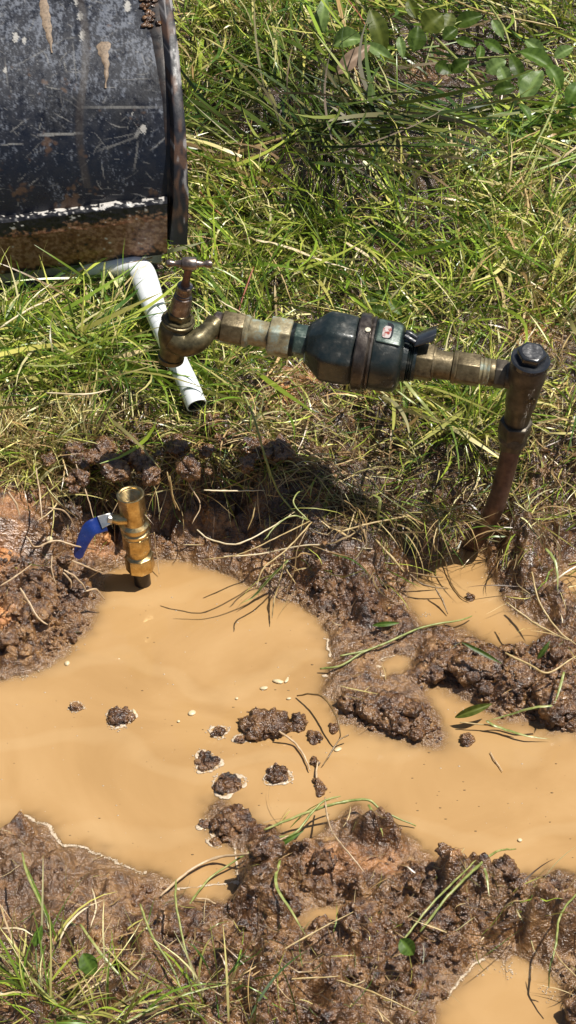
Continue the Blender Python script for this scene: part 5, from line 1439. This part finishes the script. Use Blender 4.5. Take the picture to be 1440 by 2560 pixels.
 ([(742, 1740, 3), (775, 1735, 16), (810, 1745, 26), (840, 1790, 28), (850, 1830, 20), (848, 1850, 10)], 6, MUDST, 'curved brown stem arching over the water', G3, 0),
 ([(872, 1838, 12), (846, 1852, 10), (825, 1885, 5), (805, 1915, 3)], 5, MUDST, 'forked brown stem below the arching one', G3, 0),
 ([(697, 1828, 16), (735, 1855, 5), (760, 1890, 4), (775, 1925, 4)], 7, ROOT, 'knotted pale root trailing down from the long lumpy clod', G3, 0),
 ([(795, 1905, 5), (790, 1935, 4), (796, 1962, 4)], 6, ROOT, 'short pale root below the knotted one', G3, 0),
 ([(812, 1995, 25), (818, 2040, 40), (830, 2080, 45)], 6, ROOT, 'pale stem standing on the lower mud point', G3, 0),
 ([(830, 2080, 50), (870, 2130, 50), (910, 2180, 42)], 5, ROOT, 'pale stem lying down the face of the lower mud point', G3, 0),
 ([(660, 2075, 16), (720, 2050, 20), (800, 2020, 26), (860, 2005, 28), (920, 2000, 22), (960, 2030, 14), (1040, 2065, 3)], 9, GREENST, 'long dark green stem arching over the lower mud point', G3, 0),
 ([(690, 2095, 16), (740, 2080, 22), (800, 2010, 28), (850, 1990, 26)], 8, GREENST, 'second green stem below the long dark one', G3, 0),
 ([(920, 2012, 24), (945, 2050, 26), (958, 2092, 28)], 8, GREENST, 'short green blade hanging over the lower mud point', G3, 1),
 ([(400, 2240, 8), (470, 2180, 6), (540, 2145, 8), (640, 2130, 25), (720, 2090, 25)], 9, ROOT, 'long foamy stem crossing the small inlet', G3, 0),
 ([(470, 2265, 6), (520, 2200, 4), (590, 2150, 12), (660, 2110, 22)], 7, GREENST, 'green stem crossing the small inlet beside the foamy one', G3, 0),
 ([(490, 2245, 4), (520, 2250, 4), (548, 2265, 4)], 6, ROOT, 'short pale root at the tip of the small inlet', G3, 0),
 ([(1050, 2330, 35), (1120, 2240, 50), (1190, 2170, 50), (1240, 2130, 35), (1290, 2122, 15)], 9, GREENST, 'long pale green stem leaning from the lower bank over the right pool', G3, 0),
 ([(1000, 2360, 35), (1080, 2260, 48), (1150, 2190, 48), (1190, 2150, 45)], 7, GREENST, 'green stem beside the long pale one on the lower bank', G3, 0),
 ([(1160, 2120, 50), (1148, 2150, 48), (1160, 2190, 40)], 5, STRAW, 'small curled tan stem at the lower bank', G3, 0),
 ([(1210, 2170, 50), (1218, 2200, 42), (1222, 2240, 36)], 8, GREENST, 'short green blade hanging from the long pale stem', G3, 1),
 ([(1440, 2235, 50), (1400, 2290, 52), (1390, 2360, 50), (1375, 2420, 40), (1372, 2470, 20)], 7, GREENST, 'yellow-green stem hanging over the bottom right puddle', G3, 0),
 ([(1440, 2440, 60), (1400, 2400, 55), (1380, 2365, 50)], 5, STRAW, 'thin tan stem at the right of the bottom puddle', G3, 0),
 ([(700, 2150, 42), (690, 2210, 45), (730, 2280, 40), (765, 2340, 35)], 9, GREENST, 'drooping green blade below the lower mud point', G3, 1),
 ([(590, 2455, 36), (720, 2448, 38), (850, 2440, 42)], 6, STRAW, 'level tan straw on the bottom mud', G3, 0),
 ([(840, 2450, 42), (930, 2480, 45), (1040, 2530, 45)], 6, STRAW, 'tan straw sloping down on the bottom mud', G3, 0),
 ([(600, 2440, 34), (760, 2345, 34), (900, 2270, 38)], 5, STRAW, 'long thin straw slanting up across the bottom mud', G3, 0),
 ([(230, 2220, 45), (240, 2270, 50), (225, 2320, 45)], 5, PALE_STRAW, 'single cream blade standing on the slick lower left mud', G3, 0),
 ([(55, 2130, 60), (70, 2190, 65), (110, 2280, 60), (130, 2360, 45)], 7, GREENST, 'tall green blade standing on the slick lower left mud', G3, 1),
 ([(440, 2200, 60), (440, 2260, 62), (460, 2360, 52), (490, 2460, 40)], 7, GREENST, 'tall yellow-green stem in front of the small inlet', G3, 0),
 ([(350, 2260, 60), (380, 2340, 60), (430, 2420, 50), (460, 2490, 40)], 8, GREENST, 'green stem with branching blades left of the tall one', G3, 0),
 ([(200, 2310, 70), (250, 2380, 68), (310, 2450, 55), (400, 2540, 45)], 8, GREENST, 'long green blade slanting down in the bottom left tuft', G3, 1),
 ([(-10, 2380, 50), (80, 2450, 55), (160, 2530, 50), (200, 2570, 45)], 8, GREENST, 'long green blade from the left edge to the bottom', G3, 1),
 ([(290, 2570, 50), (400, 2510, 55), (500, 2475, 55), (600, 2455, 45)], 8, GREENST, 'green blade sweeping right from the bottom left tuft', G3, 1),
 ([(150, 2350, 60), (170, 2310, 66), (215, 2270, 66), (262, 2248, 60)], 6, PALE_STRAW, 'cream blade arching right from the bottom left tuft', G3, 1),
 ([(5, 2320, 45), (50, 2322, 50), (95, 2345, 45)], 6, PALE_STRAW, 'cream blade at the left edge of the lower mud', G3, 1),
]:
    S_(line, w, mat, lab, g, flat=bool(fl))
for line, w, lab in [
 ([(120, 1270, 112), (160, 1278, 100), (185, 1310, 82)], 5, 'thin root reaching from the bank towards the blue grip'),
 ([(100, 1365, 80), (140, 1352, 82), (190, 1365, 74), (240, 1375, 60)], 6, 'white root running right from the white nodule'),
 ([(50, 1470, 80), (75, 1510, 68), (95, 1545, 58), (120, 1562, 50)], 7, 'thick white root slanting down the left bank'),
 ([(160, 1425, 70), (185, 1440, 62), (205, 1460, 50), (215, 1475, 42)], 6, 'curved root fanning out above the clod, right one'),
 ([(158, 1432, 70), (175, 1450, 60), (178, 1470, 50)], 6, 'curved root fanning out above the clod, left one'),
 ([(180, 1402, 70), (220, 1418, 55), (262, 1435, 40)], 5, 'pale root pointing right below the blue grip'),
 ([(215, 1478, 40), (240, 1474, 35), (262, 1500, 18)], 6, 'hooked root at the water edge of the left bank'),
 ([(0, 1465, 85), (40, 1440, 90), (80, 1410, 88)], 5, 'tan root at the left edge'),
 ([(130, 1390, 78), (128, 1420, 70), (140, 1460, 58)], 4, 'thin root hanging down beside the nodule'),
 ([(20, 1230, 130), (40, 1260, 120), (50, 1290, 108)], 6, 'pale root under the dry grass'),
 ([(66, 1340, 100), (85, 1365, 90), (110, 1365, 82)], 5, 'short white root left of the nodule'),
 ([(190, 1160, 120), (215, 1230, 100), (235, 1300, 78)], 4, 'hair-thin root hanging in the dark hollow'),
 ([(90, 1170, 125), (100, 1240, 120), (105, 1300, 105)], 5, 'cream root hanging from the dry tuft'),
 ([(480, 1140, 110), (470, 1200, 95), (500, 1260, 75), (480, 1310, 60)], 4, 'brown root winding down the shaded bank'),
 ([(385, 1330, 55), (390, 1380, 25), (398, 1435, 4)], 4, 'pale root dipping into the pool right of the valve')]:
    stalk('root', 'root', line, w, ROOT, lab, GR)
def pebble(name, px_, py_, r, sq, mat, label, cat, k_=3, rough=False):
    p_, z_ = surf(px_, py_); bv, _t = ico(k_); s = pxs(p_)
    v = bv * r * s * np.array([1, 1, sq]); nn_ = 0.2 * noise(v + p_, r * s * 1.1, 140)
    if rough: nn_ = 0.55 * noise(v + p_, r * s * 1.2, 140) + 0.35 * (0.3 - np.abs(noise(v + p_, r * s * 0.5, 141))) + 0.2 * noise(v + p_, r * s * 0.22, 142)
    v = v * (1 + nn_)[:, None] + p_ + np.array([0, 0, r * s * (0.1 if rough else 0.5)])
    m = MB(); m.add(v, None, _t)
    tag(centre(obj(name, m.mesh(name, mat))), label, cat)
pebble('root_nodule', 124, 1352, 9, 0.9, PALE_STRAW, 'round white nodule among the roots of the left bank', 'root nodule')
pebble('stone', 565, 1002, 8, 0.8, PALE_STRAW, 'small cream pebble right of the cut pipe end', 'pebble')
CL = simple('orange_clay', [(0.3, (0.30, 0.12, 0.04)), (0.55, (0.55, 0.25, 0.09)), (0.75, (0.72, 0.42, 0.19))], 150, (0.3, 0.6), bs=0.8, bd=0.0015)
for a_, b_, w_, h__, lab in [(-6, 1392, 84, 60, 'orange clay lump at the left edge of the bank'), (4, 1548, 74, 56, 'lower orange clay lump at the left edge'), (262, 1352, 40, 34, 'orange clay lump behind the valve lever'), (706, 985, 44, 30, 'orange clay lump on the bare soil under the meter inlet')]:
    clod(a_, b_, w_, h__, 16, 12, lab, 0, 0.4, None, max(surf(a_, b_)[1] - 0.004, 0), 3, 'clay_lump', CL, 'clay lump')

# ------------------------------------------------------------ broad leaves
def leaf_mesh(name, c, L, W, ddir, nrm, mat, curl=0.25, fold=0.25, tipx=1.0):
    curl = curl * random.uniform(0.6, 2.2); fold = fold * random.uniform(0.6, 2.4)
    nu_, nv_ = 12, 7
    ddir = np.asarray(ddir, float); ddir /= np.linalg.norm(ddir)
    nrm = np.asarray(nrm, float); nrm = nrm - ddir * (nrm @ ddir); nrm /= np.linalg.norm(nrm)
    sd_ = np.cross(ddir, nrm)
    v, vein = [], []
    for i_ in range(nu_ + 1):
        u = i_ / nu_
        w_ = W / 2 * (math.sin(math.pi * u ** (0.85 * tipx)) ** 0.75) if 0 < u < 1 else 0.0004
        for j_ in range(nv_):
            s = j_ / (nv_ - 1) * 2 - 1
            p_ = c + ddir * (u - 0.5) * L + sd_ * s * w_ + nrm * (abs(s) * w_ * fold - curl * L * (u - 0.5) ** 2 + 0.03 * W * math.sin(u * 17) * abs(s))
            v.append(p_); vein.append(0.8 if abs(s) < 0.1 else (0.3 if (i_ % 2 == 0) else 0))
    i = np.arange(nu_)[:, None] * nv_ + np.arange(nv_ - 1)[None]
    return mesh_np(name, np.array(v), np.stack([i, i + 1, i + nv_ + 1, i + nv_], -1).reshape(-1, 4), mat=mat, attrs={'vein': vein})
def leaf(px_, py_, z_, L, W, deg, mat, parent=None, label=None, tilt=(0, 0), name='leaf', group=None, cat='leaf', curl=0.25, fold=0.25):
    """L, W in photo pixels; deg = direction in the picture, measured up from the right"""
    c = P(px_, py_, z_); s = pxs(c); a = math.radians(deg)
    dv = RIGHT * math.cos(a) + UP * math.sin(a)
    L, W = L * 1.12, W * 1.08
    nrm = np.array([0.0, -0.65, 1.0]) + np.array([tilt[0], tilt[1], 0]) 
    # keep the picture direction while lying roughly across the normal
    dv = dv - FWD * ((dv @ nrm) / (FWD @ nrm)) * 0.8
    ln = np.linalg.norm(dv)
    me = leaf_mesh(name, c, L * s * min(ln, 1.25), W * s, dv, nrm, mat, curl, fold)
    o = obj(name, me, parent)
    if parent is None:
        centre(o); tag(o, label, cat, group)
    return o
sp1 = thing('leafy_sprig', P(1075, 120, .19), 'sprig of round dark green leaves on the turf near the top', 'sprig', 'leafy sprigs at the upper right')
for (a_, b_, L, W, dg_, mt) in [(1082, 55, 58, 62, 40, LEAF_OLIVE), (1040, 96, 60, 46, 80, LEAF_DARK), (1122, 50, 40, 36, 70, LEAF_OLIVE), (1172, 50, 66, 40, 20, LEAF_DARK), (1126, 84, 42, 34, 40, LEAF_DARK), (1165, 106, 48, 24, -20, LEAF_MID), (1030, 20, 50, 30, 110, LEAF_OLIVE), (1150, 165, 46, 34, 30, LEAF_DARK), (1110, 170, 44, 36, -30, LEAF_DARK)]:
    leaf(a_, b_, .235 + random.uniform(-.008, .012), L, W, dg_, mt, sp1, tilt=(random.uniform(-.4, .4), random.uniform(-.6, .2)))
stalk('stem', '', [(1060, 170, 200), (1090, 90, 228), (1140, 60, 235), (1160, 50, 236)], 5, GREENST, '', parent=sp1)
sp2 = thing('leafy_sprig', P(1310, 280, .165), 'sprig of larger leaves, some pale underneath, at the right near the top', 'sprig', 'leafy sprigs at the upper right')
for (a_, b_, L, W, dg_, mt) in [(1332, 212, 84, 52, 58, LEAF_PALE), (1345, 150, 90, 44, -30, LEAF_MID), (1290, 165, 66, 32, 110, LEAF_DARK), (1388, 190, 66, 40, -62, LEAF_MID), (1235, 115, 54, 26, -38, LEAF_MID), (1316, 200, 60, 36, 60, LEAF_MID), (1315, 278, 50, 22, -60, LEAF_MID), (1262, 222, 52, 34, 10, LEAF_DARK), (1245, 72, 50, 22, -60, LEAF_PALE), (1340, 120, 60, 32, -40, LEAF_PALE), (1240, 165, 50, 40, 30, LEAF_PALE), (1262, 190, 50, 34, -70, LEAF_PALE), (1200, 130, 40, 22, 80, LEAF_MID), (1410, 130, 50, 30, 30, LEAF_PALE)]:
    leaf(a_, b_, .225 + random.uniform(-.01, .012), L, W, dg_, mt, sp2, tilt=(random.uniform(-.4, .4), random.uniform(-.6, .2)))
stalk('stem', '', [(1060, 142, 195), (1150, 148, 210), (1240, 142, 218), (1290, 140, 222)], 6, GREENST, '', parent=sp2)
stalk('stem', '', [(1300, 250, 190), (1310, 215, 210), (1370, 180, 222), (1390, 215, 222)], 5, GREENST, '', parent=sp2)
gl = 'single leaves lying on the grass'
leaf(884, 146, .245, 104, 38, 42, LEAF_BROWN, None, 'curled brown dead leaf on the grass near the top', (0.2, -0.3), 'dead_leaf', gl, curl=0.4, fold=0.4)
leaf(952, 132, .24, 82, 30, -35, LEAF_PALE, None, 'pale green leaf touching the brown one', (0, -0.3), 'leaf', gl)
leaf(946, 78, .245, 108, 46, -72, LEAF_OLIVE, None, 'long olive leaf hanging above the brown one', (0.3, -0.8), 'leaf', gl)
leaf(1003, 118, .235, 50, 22, -80, LEAF_PALE, None, 'small pale leaf right of the olive leaf', (0, -0.3), 'leaf', gl)
leaf(805, 40, .235, 100, 34, 80, LEAF_PALE, None, 'tall pale leaf at the top centre', (0, -0.5), 'leaf', gl)
leaf(870, 100, .235, 70, 50, 10, LEAF_PALE, None, 'crumpled silvery leaf above the brown one', (0, -0.2), 'leaf', gl, curl=0.6, fold=0.5)
leaf(1435, 230, .22, 60, 40, 60, LEAF_MID, None, 'leaf cut by the right edge near the top', (0, -0.2), 'leaf', gl)
wd_t = thing('broadleaf_weed', P(930, 770, .13), 'low weed with small broad leaves among the grass behind the meter', 'weed')
for (a_, b_, L, W, dg_, mt) in [(925, 752, 50, 26, 20, LEAF_DARK), (962, 740, 46, 24, -30, LEAF_DARK), (988, 768, 46, 24, -50, LEAF_MID), (1010, 750, 40, 20, 20, LEAF_MID), (950, 775, 44, 22, -10, LEAF_DARK)]:
    leaf(a_, b_, .146 + random.uniform(0, .006), L, W, dg_, mt, wd_t, tilt=(random.uniform(-.4, .4), random.uniform(-.4, .2)))
leaf(1184, 1776, .02, 88, 22, 20, LEAF_OLIVE, None, 'folded wet green leaf lying between the ridge and the bent blades', (0, -0.3), 'leaf', 'leaves lying by the pools', fold=0.5)
leaf(1018, 2368, .045, 46, 40, -50, LEAF_MID, None, 'crumpled green leaf on the lower right mud', (0, -0.4), 'leaf', 'leaves lying by the pools', fold=0.5, curl=0.5)
leaf(222, 2412, .065, 56, 44, -60, LEAF_MID, None, 'round green leaf in the bottom left tuft', (0, -0.4), 'leaf', 'leaves lying by the pools', curl=0.5)
leaf(95, 2340, .075, 50, 22, 70, LEAF_MID, None, 'small bluish green leaf at the left of the bottom tuft', (0, -0.4), 'leaf', 'leaves lying by the pools')
leaf(1205, 1632, .05, 100, 11, -28, LEAF_DARK, None, 'narrow green leaf on top of the right-hand mud heap', (0, -0.3), 'leaf', 'leaves lying by the pools')
leaf(1360, 1625, .05, 50, 12, 55, LEAF_DARK, None, 'short green leaf standing between the mud heaps', (0, -0.6), 'leaf', 'leaves lying by the pools')
leaf(720, 2100, .03, 80, 12, 30, LEAF_MID, None, 'thin green blade at the left of the lower mud point', (0, -0.4), 'leaf', 'leaves lying by the pools')
leaf(965, 1560, .02, 60, 12, 5, LEAF_MID, None, 'thin green blade at the foot of the middle mud bank', (0, -0.4), 'leaf', 'leaves lying by the pools')
